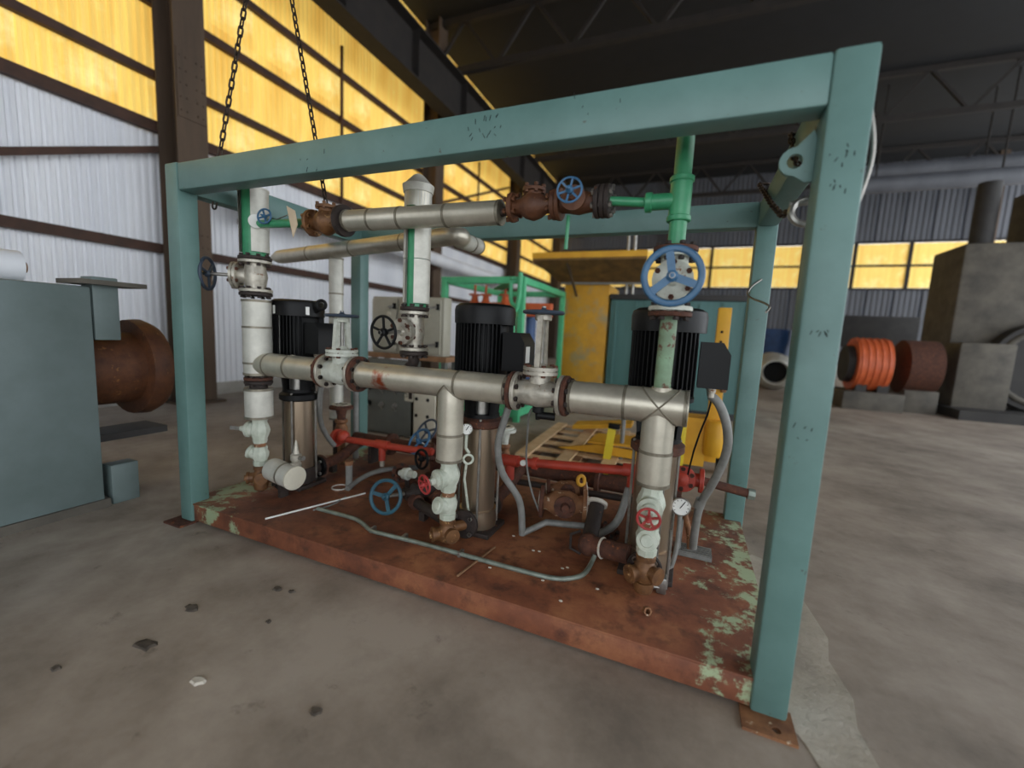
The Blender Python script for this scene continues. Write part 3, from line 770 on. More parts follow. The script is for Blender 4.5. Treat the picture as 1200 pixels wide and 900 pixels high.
# ================================================================ REAR RISER WITH CONE CAP (y=.85)
XM, YM = 1.522, .44
half_clad('riser_pipe', 'green pipe in white cladding with a cone cap', XM, YM, 1.455, 2.115, .06, .0765, math.radians(-88), .75, cone=True)
gate_valve('gate_valve', 'silver gate valve with black five-spoke handwheel under the cone-capped riser', (XM-.008, YM, 1.325), (0, 0, 1), (-.08, -.99, -.05), .117, .083, .25, .093, wm='black', spokes=5, fl=('dark_iron', 'silver_valve'), rim=.0075, yoke=False)
t = thing('riser_stub', 'short dark pipe stub between header and black-wheel gate valve', 'pipe', (XM, YM, 1.08))
MB().tube([(XM-.008, YH+.03, 1.10), (XM-.008, YH+.075, 1.125), (XM-.008, YM, 1.15), (XM-.008, YM, 1.20)], .034, 14).build('pipe', 'dark_iron', t)
MB().disc((XM-.008, YM, 1.19), (0, 0, 1), .045, .02, 16).build('collar', 'dark_iron', t)
# second clad line behind the riser
t = thing('insulated_pipe', 'sloping metal-clad pipe passing behind the cone-capped riser', 'pipe', (.8, 1.1, 1.9))
pA = V(at_y(330, 301, 1.28)); pB = V(at_y(528, 277, .98))
L_ = (pB-pA).length
clad(t, pA, pB, .062, (L_*.22, L_*.5, L_*.78), 'alu', n=22, caps=(False, False))
d_ = (pB-pA).normalized()
MB().lathe(pA+d_*.01, -d_, [(0, .062), (.05, .058), (.14, .03), (.16, .02)], 22).build('end_taper', 'alu', t)
pC = V(at_y(560, 289, 1.45))
MB().tube([pB-d_*.02, pB+d_*.04, pB+d_*.07+(pC-pB)*.15, pB+(pC-pB)*.3], .062, 22, smooth=2).build('elbow', 'alu', t)
clad(t, pB+(pC-pB)*.28, pC, .06, (.2,), 'alu_white', n=22)
# white rear riser
t = thing('insulated_pipe', 'narrow white clad riser behind the pump with the lifting eye', 'pipe', (.2, 1.16, HB))
pw = at_y(394, 330, 1.2)
clad(t, (pw.x, 1.2, .5), (pw.x, 1.2, 1.9), .058, (.5, .9, 1.1), 'alu_white', n=20)
MB().cyl((pw.x, 1.2, HB), (pw.x, 1.2, .5), .03).build('bare_pipe', 'dark_iron', t)

# ================================================================ LOW PIPEWORK
# short capped stub beside the first drop
t = thing('insulated_pipe', 'short capped metal-clad stub lying by the first bronze fitting', 'pipe', (.6, .37, HB))
q0 = V((.40, .37, .315)); q1 = V((.64, .345, .30))
clad(t, q0, q1, .077, (.14,), 'alu_white', caps=(False, False))
MB().lathe(q1-(q1-q0).normalized()*.005, q1-q0, [(0, .081), (.012, .081), (.013, .07), (.014, 0)], 26).build('end_cap', 'cream', t)
MB().bar((.5, .37, HB), (.5, .37, .25), .06, .03).build('support', 'dark_iron', t)
t = thing('relief_valve', 'small pointed brass-grey relief valve on the capped stub', 'valve', (.62, .40, .37))
q = V((.615, .38, .36))
MB().lathe(q, (0, 0, 1), [(0, .03), (.012, .034), (.03, .034), (.04, .024), (.055, .036), (.09, .036), (.1, .022), (.17, .01), (.19, .004)], 16).build('body', 'silver_valve', t)
MB().cyl(q+V((.0, 0, .07)), q+V((.07, .0, .075)), .016).build('outlet', 'steel', t)
# red line
t = thing('red_pipe', 'red painted pipe with tee running past the rear frame post', 'pipe', (.8, 1.05, .3))
a = at_y(395, 513, 1.05); b = at_y(508, 531, 1.05)
MB().cyl(a, b, .028, n=16).build('pipe', 'red', t)
for u, v in ((448, 521), (498, 529)):
    p = at_y(u, v, 1.05); MB().cyl(p+V((-.06, 0, 0)), p+V((.06, 0, 0)), .037, n=16).build('tee', 'red', t)
p = at_y(448, 521, 1.05); MB().cyl(p, p-V((0, 0, .13)), .028, n=14).build('tee_leg', 'red', t); MB().cyl(p-V((0, 0, .12)), p-V((0, 0, .18)), .02, n=12).build('nipple', 'silver_valve', t)
MB().disc(a+V((-.0, 0, 0)), (1, 0, .02), .075, .03, 20, .004).build('flange', 'red', t); MB().ball(a+V((.07, 0, .02)), .055, 14).build('elbow', 'red', t)
t = thing('red_pipe', 'red painted pipe with tees running in front of the wooden pallet', 'pipe', (2.3, 1.0, .3))
a = at_y(583, 539, .98); b = at_y(752, 553, .98)
MB().cyl(a, b, .03, n=16).build('pipe', 'red', t)
for u, v in ((598, 540), (742, 552)):
    p = at_y(u, v, .98); MB().cyl(p+V((-.06, 0, 0)), p+V((.06, 0, 0.004)), .04, n=16).build('tee', 'red', t)
    MB().cyl(p, p-V((0, 0, .13)), .032, n=14).build('tee_leg', 'red', t)
p = at_y(627, 543, .98); MB().disc(p, (1, 0, .02), .042, .03, 16).build('coupling', 'red', t)
p = at_y(615, 541, .98); MB().disc(p+V((0, -.03, 0)), (0, -1, 0), .02, .02, 14).build('plug', 'white', t)
t = thing('red_valve', 'red flanged valve body beside the skid-end pump', 'valve', (3.03, .95, .5))
p = at_y(800, 561, .95)
MB().disc(p, (-.15, -1, .2), .075, .03, 22, .004).build('flange', 'red', t)
MB().lathe(p, (-.15, -1, .2), [(0, .04), (.04, .04), (.045, .03), (.05, .018), (.052, 0)], 14).build('cap', 'red', t)
MB().cyl(p+V((-.2, .02, 0)), p+V((.1, .02, 0)), .04, n=16).build('body', 'red', t)
MB().disc(p+V((.1, .02, 0)), (1, 0, 0), .07, .025, 20, .003).build('flange', 'red', t)
bolts(t, p, (-.15, -1, .2), .058, 6, L=.05, mt='rust')
MB().cyl(p+V((.11, .02, 0)), p+V((.36, .05, -.04)), .025, n=14).build('outlet_pipe', 'rust', t)
MB().disc(p+V((.36, .05, -.04)), (1, .1, -.1), .032, .035, 8).build('end_plug', 'conduit_green', t)
# rusty suction header along the back
t = thing('suction_pipe', 'dark rusty pipe running low along the back of the skid', 'pipe', (1.8, 1.3, .3))
MB().cyl((.3, 1.28, .33), (3.05, 1.28, .33), .055, n=18).build('pipe', 'rust', t)
for x in (.7, 1.6, 2.5): MB().disc((x, 1.28, .33), (1, 0, 0), .095, .03, 22, .003).build('flange', 'rust', t)
for x in (.5, 1.5, 2.8): MB().bar((x, 1.28, HB), (x, 1.28, .28), .09, .04).build('saddle', 'dark_iron', t)
t = thing('drain_pipe', 'long dark drain pipe lying behind the rusty valves', 'pipe', (2.3, 1.12, HB))
MB().cyl((1.95, 1.13, .27), (3.1, 1.15, .30), .022, n=12).build('pipe', 'dark_iron', t)
# branches from each pump to the back header
for x, lab in ((.395, 'rusty elbowed branch behind the capped-stub pump'), (1.895, 'rusty elbowed branch behind the rusty-headed middle pump'), (2.905, 'rusty elbowed branch behind the skid-end pump')):
    t = thing('pump_branch', lab, 'pipe', (x, .95, HB))
    MB().tube([(x, .775, HB+.09), (x, .9, HB+.09), (x+.02, 1.02, HB+.12), (x+.03, 1.12, .31), (x+.03, 1.23, .33)], .042, 14, smooth=2).build('elbow', 'rust', t)
    MB().disc((x, .79, HB+.09), (0, 1, 0), .085, .022, 22, .003).build('flange', 'rust', t)
    MB().bar((x, .92, HB), (x, .92, HB+.06), .05, .04).build('support', 'dark_iron', t)
# dark pipe leading to the middle fitting
t = thing('feed_pipe', 'dark brown pipe lying on the deck behind the teal floor handwheel', 'pipe', (1.6, .52, HB))
MB().tube([(1.30, .66, HB+.09), (1.5, .55, HB+.085), (1.78, .43, HB+.085)], .034, 14).build('pipe', 'dark_iron', t)
MB().disc((1.46, .572, HB+.087), (.87, -.47, 0), .05, .05, 16).build('coupling', 'rust', t)
MB().bar((1.55, .53, HB), (1.55, .53, HB+.06), .05, .04).build('support', 'dark_iron', t)
# floor valve with teal wheel
c = V(at_y(452, 582, .44)); zc = c.z
t = thing('floor_valve', 'low rusty valve with teal three-spoke handwheel facing the deck edge', 'valve', (c.x+.12, .6, HB))
wheel(t, c, (.15, -.95, .25), .115, .012, 3, 'blue_teal', .024, ph=.9, sw=2)
MB().cyl(c, c+V((.13, .2, -.005)), .012).build('stem', 'steel', t)
MB().lathe(c+V((.07, .10, -.003)), (.5, .86, 0), [(0, .022), (.04, .03), (.06, .055), (.08, .055), (.085, .04), (.14, .05), (.2, .05)], 16).build('bonnet', 'dark_iron', t)
MB().lathe((c.x+.06, c.y+.33, HB+.09), (1, -.4, 0), [(0, .075), (.02, .075), (.022, .045), (.08, .065), (.14, .065), (.2, .045), (.202, .075), (.22, .075)], 18).build('body', 'rust', t)
# pale plugs near it
p = at_y(476, 555, .75)
t = thing('pipe_fitting', 'pale corroded fitting above the teal floor handwheel', 'fitting', p)
MB().lathe(p, (1, -.1, .1), [(-.06, .02), (-.02, .025), (-.02, .04), (.02, .045), (.03, .03), (.08, .025)], 14).build('body', 'white_paint', t)
MB().cyl(p, (p.x, p.y+.03, HB), .015).build('leg', 'dark_iron', t)
# blue wheels standing behind the middle drop
for k, (u, v, Yv, R, lab, mt_) in enumerate(((491, 517, 1.1, .115, 'bright blue upright handwheel behind the pinkish small wheel', 'blue'), (500, 505, 1.36, .12, 'dark grey-blue handwheel at the back behind the bright blue one', 'blue_dark'), (494, 538, .95, .08, 'black handwheel low behind the pinkish small wheel', 'black'))):
    c = V(at_y(u, v, Yv))
    t = thing('rear_valve', lab+', on its rusty valve', 'valve', (c.x, c.y+.15, HB))
    ax = V((-.3, -.75, .6)) if k < 2 else V((-.3, -.95, .1))
    wheel(t, c, ax, R, .010, 3, mt_, .022, ph=.4)
    ax.normalize(); b = c-ax*.2
    MB().cyl(c, b, .011).build('stem', 'steel', t)
    MB().lathe(c-ax*.07, -ax, [(0, .022), (.04, .028), (.05, .055), (.07, .055), (.075, .04), (.17, .05)], 16).build('bonnet', 'rust', t)
    MB().lathe((b.x, b.y, b.z+.03), (0, 0, -1), [(0, .045), (.04, .06), (.08, .045), (b.z+.03-HB-.02, .04), (b.z+.03-HB-.02, .08), (b.z+.03-HB, .08)], 18).build('body', 'rust', t)
for lab, u, v, Y_, R_, ax in (('rusty loose pipe flange lying against the pump behind the pinkish wheel', 487, 572, .82, .085, (.3, -.5, .8)), ('dark loose flange leaning behind the teal floor handwheel', 470, 560, 1.0, .075, (.2, -.8, .5)), ('rusty loose flange lying beside the dark elbow assembly', 712, 628, .86, .07, (.1, -.3, .95))):
    p = V(at_y(u, v, Y_)); ax = V(ax).normalized(); p.z = max(p.z, HB+R_*(1-ax.z*ax.z)**.5+.012)
    t = thing('loose_flange', lab, 'flange', (p.x, p.y, HB))
    MB().lathe(p-ax*.011, ax, [(0, R_*.45), (0, R_), (.018, R_), (.018, R_*.62), (.04, R_*.56), (.04, R_*.45), (0, R_*.45)], 24).build('ring', 'rust', t)
    bolts(t, p, ax, R_*.8, 6, r=.007, L=.05, mt='dark_iron')
# upright flange stub behind the red pipe
def upright(label, u, v, Y, R, zt, mts):
    p = V(at_y(u, v, Y)); t = thing('stand_flange', label, 'flange', (p.x, Y, HB)); z = p.z
    MB().lathe((p.x, Y, z), (0, 0, -1), [(0, R*.45), (0, R*.82), (.012, R*.82), (.014, R), (.035, R), (.036, R*.5), (.1, R*.36), (.13, R*.36)], 24).build('top_flange', mts[0], t)
    MB().lathe((p.x, Y, z+.001), (0, 0, 1), [(0, R*.8), (.004, R*.8)], 24).build('gasket_face', mts[1], t)
    for s_ in (-1, 1): MB().box((p.x+s_*R*.3, Y, z+.0055), (R*.22, R*.7, .003)).build('slot', 'hole', t)
    MB().lathe((p.x, Y, z-.13), (0, 0, -1), [(0, R*.5), (.02, R*.55), (.04, R*.4), (.08, R*.55), (.1, R*.55), (.12, R*.35), (z-.13-HB, R*.3)], 18).build('neck', mts[2], t)
upright('rusty upright pipe flange with pale face behind the red elbow', 400, 474, 1.15, .10, 0, ('rust', 'cream', 'rust_pale'))
upright('pale upright pipe flange behind the conduit of the middle pump', 592, 500, 1.2, .085, 0, ('white_paint', 'cream', 'rust_pale'))
# loose rusty flanged valves on the deck
def loose_valve(label, c, d, L, R, mt_):
    c = V(c); d = V(d).normalized()
    t = thing('loose_valve', label, 'valve', (c.x, c.y, HB))
    MB().lathe(c-d*L/2, d, [(0, R*.5), (L*.15, R*.5), (L*.35, R*.82), (L*.65, R*.82), (L*.85, R*.5), (L, R*.5)], 18).build('body', mt_, t)
    for s_ in (-1, 1):
        q = c+d*s_*(L/2-.012)
        MB().disc(q, d, R, .024, 22, .003).build('flange', 'rust' if s_ < 0 else mt_, t)
        MB().torus(q+d*s_*.012, d, R*.6, .008, 22, 6).build('flange_face', 'debris_pale', t)
    o = V((.3, -.8, .15)).normalized()
    MB().lathe(c, o, [(R*.5, R*.5), (R*.9, R*.5), (R*.92, R*.66), (R*1.1, R*.66), (R*1.12, R*.3), (R*1.5, R*.22)], 16).build('bonnet', 'rust', t)
    bolts(t, c+o*R*1.0, o, R*.55, 5, r=.006, L=.04, mt='rust')
    return t
p = V(at_y(660, 590, .85)); loose_valve('rusty flanged valve lying in front of the red pipe', p, (.96, .22, .0), .29, .10, 'rust_pale')
p = V(at_y(664, 574, 1.02)); loose_valve('smaller brass-ended rusty valve behind the lying flanged valve', p, (.95, .3, .1), .26, .075, 'rust_pale')
t = thing('brass_ring', 'yellow brass union nut above the lying rusty valves', 'nut', (2.5, .98, .35))
p = at_y(681, 563, .99); MB().torus(p, (.8, -.5, .2), .03, .012, 18, 8).build('ring', 'yellow_worn', t); MB().cyl(p, p+V((.0, .03, -.1)), .01).build('stem', 'rust', t)
# dark diagonal elbow piece beside the skid-end drop
t = thing('iron_elbow', 'dark cast iron elbow assembly with strap beside the skid-end drop', 'fitting', (2.64, .6, HB))
a = at_y(700, 590, .78); b = at_y(693, 622, .66); c = at_y(690, 638, .56); e = at_y(738, 650, .5)
MB().tube([a, b, c], .045, 14).build('arm', 'dark_iron', t)
MB().ball(c, .062, 14).build('elbow', 'rust', t)
MB().cyl(c, e, .05, n=16).build('leg', 'rust', t)
MB().torus(c+(e-c)*.35, e-c, .052, .006, 20, 6).build('ring', 'debris_pale', t)
p = c+V((-.08, -.01, 0)); MB().tube([p+V((.03, 0, .07)), p+V((-.02, 0, .04)), p+V((-.02, 0, -.04)), p+V((.04, 0, -.06))], .008, 6).build('strap', 'dark_iron', t)
MB().disc(a, a-b, .06, .02, 18).build('flange', 'debris_pale', t)
# hoses
t = thing('hose', 'thick grey conduit hose rising from the deck beside the dark elbow', 'hose', (2.7, .75, HB))
MB().tube([at_y(690, 628, .8), at_y(708, 624, .78), at_y(724, 612, .78), at_y(731, 592, .8), at_y(737, 572, .82)], .022, 12, smooth=2).build('hose', 'conduit', t)
t = thing('hose', 'pale cloth-covered hose curling under the red pipe tee', 'hose', (.9, .95, HB))
MB().tube([at_z(407, 573, .15), at_z(420, 562, .17), at_z(440, 552, .2), at_z(470, 548, .2), at_z(490, 548, .2)], .02, 10, smooth=2).build('hose', 'conduit', t)
t = thing('hose_ring', 'thin pale wire ring lying on the deck by the grey stub post', 'ring', (.8, .8, HB))
MB().torus(at_z(398, 571, HB+.006), (0, 0, 1), .055, .005, 20, 6).build('ring', 'debris_pale', t)
p = V(at_z(409, 571, HB)); t = thing('stub_post', 'short grey pipe post standing under the red elbow', 'post', p)
MB().cyl(p, p+V((0, 0, .19)), .025).build('post', 'conduit', t); MB().disc(p+V((0, 0, .19)), (0, 0, 1), .03, .03).build('collar', 'rust_pale', t)
# flexible conduits from the motors
t = thing('flexible_conduit', 'grey flexible conduit looping down from the rusty-headed middle pump motor', 'conduit', (2.11, .56, HB))
MB().tube([(2.115, .56, 1.09), (2.115, .55, 1.02), at_y(592, 490, .55), at_y(582, 520, .55), at_y(586, 552, .58), at_y(602, 574, .62), at_y(611, 590, .64), at_y(612, 628, .64)], .021, 12, smooth=2).build('conduit', 'conduit', t)
MB().tube([at_y(612, 625, .64), at_y(640, 612, .74), at_y(700, 618, .80)], .02, 10).build('conduit_run', 'conduit', t)
t = thing('flexible_conduit', 'grey flexible conduit looping from the skid-end pump motor to a deck bracket', 'conduit', (3.12, .6, HB))
MB().tube([(3.125, .6, 1.09), at_y(843, 472, .6), at_y(853, 500, .6), at_y(853, 530, .62), at_y(836, 566, .68), at_y(820, 590, .75), at_y(815, 615, .8), at_y(812, 642, .85)], .021, 12, smooth=2).build('conduit', 'conduit', t)
p = at_y(820, 590, .75); MB().disc(p, (.2, -.2, 1), .027, .05, 14).build('coupling', 'conduit', t)
MB().tube([(3.12, .64, 1.09), at_y(834, 474, .64), at_y(815, 520, .72), at_y(806, 556, .85)], .005, 6, smooth=1).build('thin_cable', 'black', t)
t = thing('flexible_conduit', 'grey flexible conduit dropping from the lifting-eye pump motor to the red elbow', 'conduit', (.62, .65, HB))
MB().tube([(.615, .6, 1.09), (.615, .62, 1.0), at_y(374, 470, .66), at_y(375, 496, .75), at_y(384, 513, .86), at_y(392, 522, .92)], .02, 12, smooth=2).build('conduit', 'conduit', t)
p = at_y(417, 500, 1.3); t = thing('stand_pipe', 'straight grey conduit standing beside the rear frame post', 'conduit', (p.x, 1.3, HB))
MB().cyl((p.x, 1.3, HB), (p.x, 1.3, 1.05), .026).build('pipe', 'conduit', t)
t = thing('cable', 'thin black sensor cable hanging from the header valve to the deck', 'cable', (2.35, .5, HB))
MB().tube([(2.337, .34, .98), at_y(620, 480, .42), at_y(618, 510, .55), at_y(616, 540, .7), at_y(622, 575, .72), at_y(632, 600, .74)], .006, 8, smooth=2).build('cable', 'conduit', t)
MB().lathe((2.337, YH, .985), (0, 0, -1), [(0, .03), (.03, .03), (.04, .015), (.07, .012)], 12).build('sensor', 'black', t)
MB().cyl((2.337, YH-.01, .94), (2.42, YH+.02, .935), .02, n=12).build('sensor_knob', 'black', t)
# bracket foot with conduit at the skid end
p = V(at_z(812, 649, HB)); t = thing('deck_bracket', 'grey ribbed steel channel bracket on the deck under the looping conduit', 'bracket', p)
MB().box((p.x, p.y, HB+.012), (.19, .12, .024), .003).build('plate', 'conduit', t)
for k in range(5): MB().box((p.x, p.y-.05+.025*k, HB+.027), (.19, .008, .008)).build('rib', 'conduit', t)
q = at_y(796, 612, p.y-.06); MB().cyl((p.x-.08, p.y-.02, HB+.02), (p.x-.08, p.y-.02, HB+.2), .013).build('upright', 'conduit', t)
MB().tube([(p.x-.02, p.y, HB+.02), (p.x-.03, p.y+.01, HB+.12), (p.x-.06, p.y+.05, HB+.2)], .016, 10, smooth=1).build('hose_end', 'rust_pale', t)
# gauges
def gauge(label, u, v, Y, R, foot_z, nrm):
    c = V(at_y(u, v, Y)); nrm = V(nrm).normalized()
    t = thing('pressure_gauge', label, 'gauge', (c.x, c.y, foot_z))
    g = MB().lathe(c, nrm, [(-.018, R*.9), (-.016, R), (.006, R), (.008, R*.9), (.004, R*.86)], 26).build('case', 'steel', t)
    MB().lathe(c, nrm, [(.0045, R*.87), (.0055, R*.87)], 26).build('dial', 'white', t)
    x, y, d = basis(nrm)
    MB().bar(c+nrm*.0075-(x*.3+y*.5)*R*.3, c+nrm*.0075+(x*.5+y*.8)*R*.7, .004, .002, up=nrm).build('needle', 'black', t)
    mb = MB()
    for k in range(9):
        a = -.6+k*(PI+1.2)/8; e = x*math.cos(a)+y*math.sin(a)
        mb.bar(c+nrm*.0065+e*R*.66, c+nrm*.0065+e*R*.8, .003, .002, up=nrm)
    stuff(mb.build('dial_ticks', 'black', t))
    return t, c
t, c = gauge('round pressure gauge on a mint tube before the rusty-headed pump', 547, 503, .40, .033, .2, (.35, -.93, .1))
MB().tube([c+V((0, .0, -.03)), c+V((-.005, .005, -.11)), c+V((.01, .02, -.14))], .009, 8).build('stem', 'mint_paint', t)
MB().torus(c+V((.016, 0, -.17)), (.5, -.85, 0), .026, .007, 20, 8).build('siphon_loop', 'mint_paint', t)
MB().tube([c+V((.0, .01, -.2)), c+V((-.02, .03, -.3)), (c.x-.02, .5, .26)], .008, 8).build('stem', 'mint_paint', t)
t, c = gauge('round pressure gauge beside the skid-end drop valves', 798, 594, .62, .047, .2, (.0, -1, .15))
MB().cyl(c+V((0, .01, -.04)), (c.x, c.y+.01, HB+.16), .011).build('stem', 'conduit', t)
MB().tube([(c.x, c.y+.01, HB+.17), (c.x-.005, c.y, HB+.1), (c.x-.02, c.y-.02, HB+.03), (c.x-.08, c.y-.06, HB+.06)], .012, 8, smooth=1).build('stem', 'conduit', t)
# small clamp with bright bolts at the skid-end pump foot
p = V(at_z(772, 692, HB)); t = thing('foot_clamp', 'small steel clamp block with shiny bolts at the skid-end pump foot', 'clamp', p)
MB().box((p.x+.01, p.y, HB+.04), (.045, .06, .08), .006).build('block', 'steel', t)
for z in (.03, .07): MB().cyl((p.x-.05, p.y-.03, HB+z), (p.x+.0, p.y-.02, HB+z), .012, n=6).build('bolt', 'steel', t)
MB().cyl((p.x+.03, p.y+.03, HB), (p.x+.03, p.y+.03, HB+.3), .008).build('rod', 'steel', t)
# tube laid on the deck
t = thing('deck_tube', 'bent grey-green metal tube clipped along the front of the deck', 'tube', (1.7, .3, HB))
zt = HB+.014
MB().tube([at_z(372, 596, zt), at_z(415, 607, zt), at_z(425, 613, zt), at_z(434, 622, zt), at_z(446, 625, zt), at_z(500, 638, zt), at_z(560, 655, zt), at_z(630, 674, zt), at_z(655, 679, zt), at_z(676, 677, zt), at_z(686, 672, zt+.01), at_y(693, 660, .47), at_y(697, 651, .50)], .0125, 10, smooth=2).build('tube', 'conduit_green', t)
for u, v in ((437, 620), (474, 629), (540, 648)):
    p = at_z(u, v, zt); MB().box((p.x, p.y+.0, HB+.012), (.02, .05, .03), .004).build('clip', 'steel', t)
solo('metal_strip', MB().tube([at_z(367, 598, HB+.004), at_z(390, 592, HB+.004), at_z(405, 582, HB+.004)], .006, 6, smooth=1), 'conduit', 'thin dull metal strip lying by the capped stub', 'strip', (0.9, .4, HB))
solo('white_rod', MB().cyl(at_z(311, 608, HB+.007), at_z(428, 578, HB+.007), .006, n=8), 'white', 'long thin white rod lying across the deck', 'rod', (.85, .35, HB))
solo('wooden_stick', MB().cyl(at_z(536, 675, HB+.007), at_z(580, 641, HB+.007), .006, n=8), 'wood_dark', 'thin tan stick lying by the rusty-headed pump foot', 'stick', (2.07, .25, HB))
p = V(at_z(758, 716, HB+.012)); solo('hex_nut', MB().lathe(p, (.4, -.7, .3), [(-.012, .012), (-.012, .02), (.012, .02), (.012, .012), (-.012, .012)], 6), 'rust_pale', 'loose rusty nut on the deck in front of the skid-end drop', 'nut', (p.x, p.y, HB))
for k, (u, v) in enumerate(((632, 646), (625, 645), (659, 666), (665, 665), (657, 704), (636, 680), (602, 628), (574, 665), (780, 678), (742, 640), (700, 690))):
    p = V(at_z(u, v, HB+.004)); mb = MB(); mb.ball(p, .008, 6, (1.3, .8, .5))
    solo('debris_chip', mb, 'debris_pale', 'tiny pale chip of debris on the rusty deck', 'debris', (p.x, p.y, HB), 'pale chips on the deck')
# green plinth bits of floor debris in the foreground
for k, (u, v, s_, mt_, lab) in enumerate(((170, 755, .05, 'debris', 'flattened dark oily scrap on the floor, largest of the scraps'), (232, 797, .032, 'debris_pale', 'pale curled leaf-like scrap on the floor'), (370, 833, .026, 'debris', 'small dark scrap nearest the open foreground floor'), (325, 690, .03, 'debris', 'dark scrap on the floor close to the skid base'), (342, 693, .02, 'debris', 'little dark scrap beside another one close to the skid base'), (225, 712, .04, 'debris', 'thin brown smear of scrap between dark scraps'), (315, 728, .016, 'debris', 'tiny dark scrap alone on the floor'), (65, 783, .02, 'debris', 'small dark scrap far from the skid on the floor'))):
    p = V(at_z(u, v, .003)); mb = MB(); n = 11; pts = []
    rnd = random.Random(k*5+1)
    for i in range(n):
        a = 2*PI*i/n; r = s_*(.6+.5*rnd.random()); pts.append(p+V((r*math.cos(a)*1.1, r*math.sin(a)*.75, -.003)))
    top = [q+(p-q)*.25+V((0, 0, .004+.004*rnd.random())) for q in pts]
    fs = [tuple(range(n, 2*n))]+[(i, (i+1) % n, n+(i+1) % n, n+i) for i in range(n)]
    mb.add(pts+top, fs); solo('floor_scrap', mb, mt_, lab, 'debris', (p.x, p.y, 0))

# ================================================================ CHAINS
lk = MB(); pts = []
for k in range(20):
    a = 2*PI*k/20; pts.append(V((.011*math.cos(a), 0, .017*math.sin(a)+(.011 if math.sin(a) > 0 else -.011))))
pts.append(pts[0]); lk.tube(pts, .0048, 6, caps=False)
lko = lk.build('chain_link', 'chain', None); LINK = lko.data; bpy.data.objects.remove(lko)
def chain(label, pts, scale=1., rod=None):
    pts = [V(q) for q in pts]
    t = thing('chain', label, 'chain', pts[0], 'lifting chains')
    pitch = .046*scale; seg = []; 
    tot = [0]
    for a, b in zip(pts, pts[1:]): tot.append(tot[-1]+(b-a).length)
    n = int(tot[-1]/pitch); flip = 0
    for i in range(n):
        s_ = (i+.5)*pitch; k = max(j for j in range(len(tot)-1) if tot[j] <= s_)
        a, b = pts[k], pts[k+1]; q = a+(b-a).normalized()*(s_-tot[k])
        x, y, d = basis(b-a)
        if i % 2: x, y = y, -x
        o = bpy.data.objects.new('chain_link', LINK); col.objects.link(o); o.parent = t
        M3 = Matrix((x, y, d)).transposed().to_4x4(); M3.translation = q-pts[0]
        o.matrix_basis = M3 @ Matrix.Diagonal((scale, scale, scale, 1))
    if rod: MB().cyl(pts[-1], rod, .012, n=8).build('hanger_rod', 'chain', t)
    return t
a = V(at_y(251, 244, .24)); b = V(at_y(258, 178, .24)); c = V(at_y(288, 0, .34)); e = c+(c-b)*.25
chain('rusty chain hanging by the end post of the side-handwheel valve', [a, b, c, e], 1.15, V((e.x+.3, e.y+.2, ZR)))
a = V((.97, .31, 2.03)); b = V(at_y(370, 165, .31)); c = V(at_y(342, 0, .31)); e = c+(c-b)*.25
chain('rusty chain holding up the corroded bronze check valve', [a, b, c, e], 1.0, V((e.x-.2, e.y, ZR)))
xx = W-P-.012
chain('dark chain draped round the side beam near the pad eye', [(xx+.0, .30, 2.02), (xx-.004, .42, 2.10), (xx, .55, 2.235), (xx+.03, .7, 2.262), (xx+.06, .78, 2.264)], .9)
p0 = V(at_x(890, 216, xx)); p1 = V(at_x(905, 240, xx-.01)); p2 = V(at_x(916, 252, xx-.01)); p3 = V(at_x(932, 246, xx))
chain('dark chain with shackle at the far end of the side beam', [p0+V((.05, 0, .0)), p0, p1, p2, p3], 1.1)
sh = thing('shackle', 'steel shackle hanging at the far end of the side beam', 'shackle', p3)
MB().torus(p3+V((.03, 0, -.01)), (.2, -1, .2), .045, .013, 24, 8).build('bow', 'steel', sh); MB().cyl(p3+V((-.02, 0, .02)), p3+V((.08, 0, .03)), .011).build('pin', 'steel', sh)

# ================================================================ BACKGROUND THINGS
# electrical cabinets behind the skid
t = thing('control_cabinet', 'grey twin-door control cabinet behind the black-handwheel valve', 'cabinet', (-.2, 2.95, 0))
MB().box((-.22, 2.79, 1.36), (1.05, .17, .70), .01).build('body', 'cabinet', t)
for x, w_ in ((-.548, .37), (-.025, .60)):
    d = MB().box((x, 2.688, 1.36), (w_, .024, .64), .006).build('door', 'cabinet', t)
    for z in (1.58, 1.14): MB().bar((x+w_*.2, 2.665, z), (x+w_*.44, 2.655, z+.015), .024, .022).build('latch', 'steel', d); MB().box((x+w_*.45, 2.662, z+.015), (.03, .03, .07)).build('keeper', 'black', d)
    MB().disc((x+w_*.2, 2.672, 1.5), (0, 1, 0), .03, .008, 16).build('badge', 'cream', d)
MB().box((-.22, 2.86, .98), (1.2, .4, .06)).build('stand_top', 'wood_dark', t)
for x in (-.75, .3):
    for y in (2.75, 3.0): MB().box((x, y, .475), (.06, .06, .95)).build('leg', 'cabinet_dark', t)
t = thing('switch_panel', 'dark grey switch panel with knobs below the twin-door cabinet', 'panel', (-.35, 2.6, 0))
MB().box((-.40, 2.6, .48), (.86, .12, .92), .008).build('panel', 'cabinet_dark', t)
for k in range(9):
    x = -.7+.2*(k % 3)+.05; z = .78-.2*(k//3)
    kn = MB().lathe((x, 2.54, z), (0, -1, 0), [(0, .035), (.012, .035), (.014, .022), (.05, .02), (.052, 0)], 14).build('knob', 'steel' if k % 3 else 'black', t)
    MB().bar((x, 2.5, z), (x+.06, 2.48, z-.05), .012, .012).build('lever', 'steel', kn)
lp = MB().box((-.045, 2.535, .56), (.12, .012, .2)).build('label_plate', 'cream', t)
MB().box((-.02, 2.527, .56), (.05, .006, .14)).build('display', 'dark_iron', lp)
fc = bpy.data.curves.new('lettering', 'FONT'); fc.body = 'LAST'; fc.size = .06; fc.align_x = 'CENTER'; fc.align_y = 'CENTER'; fc.extrude = .001
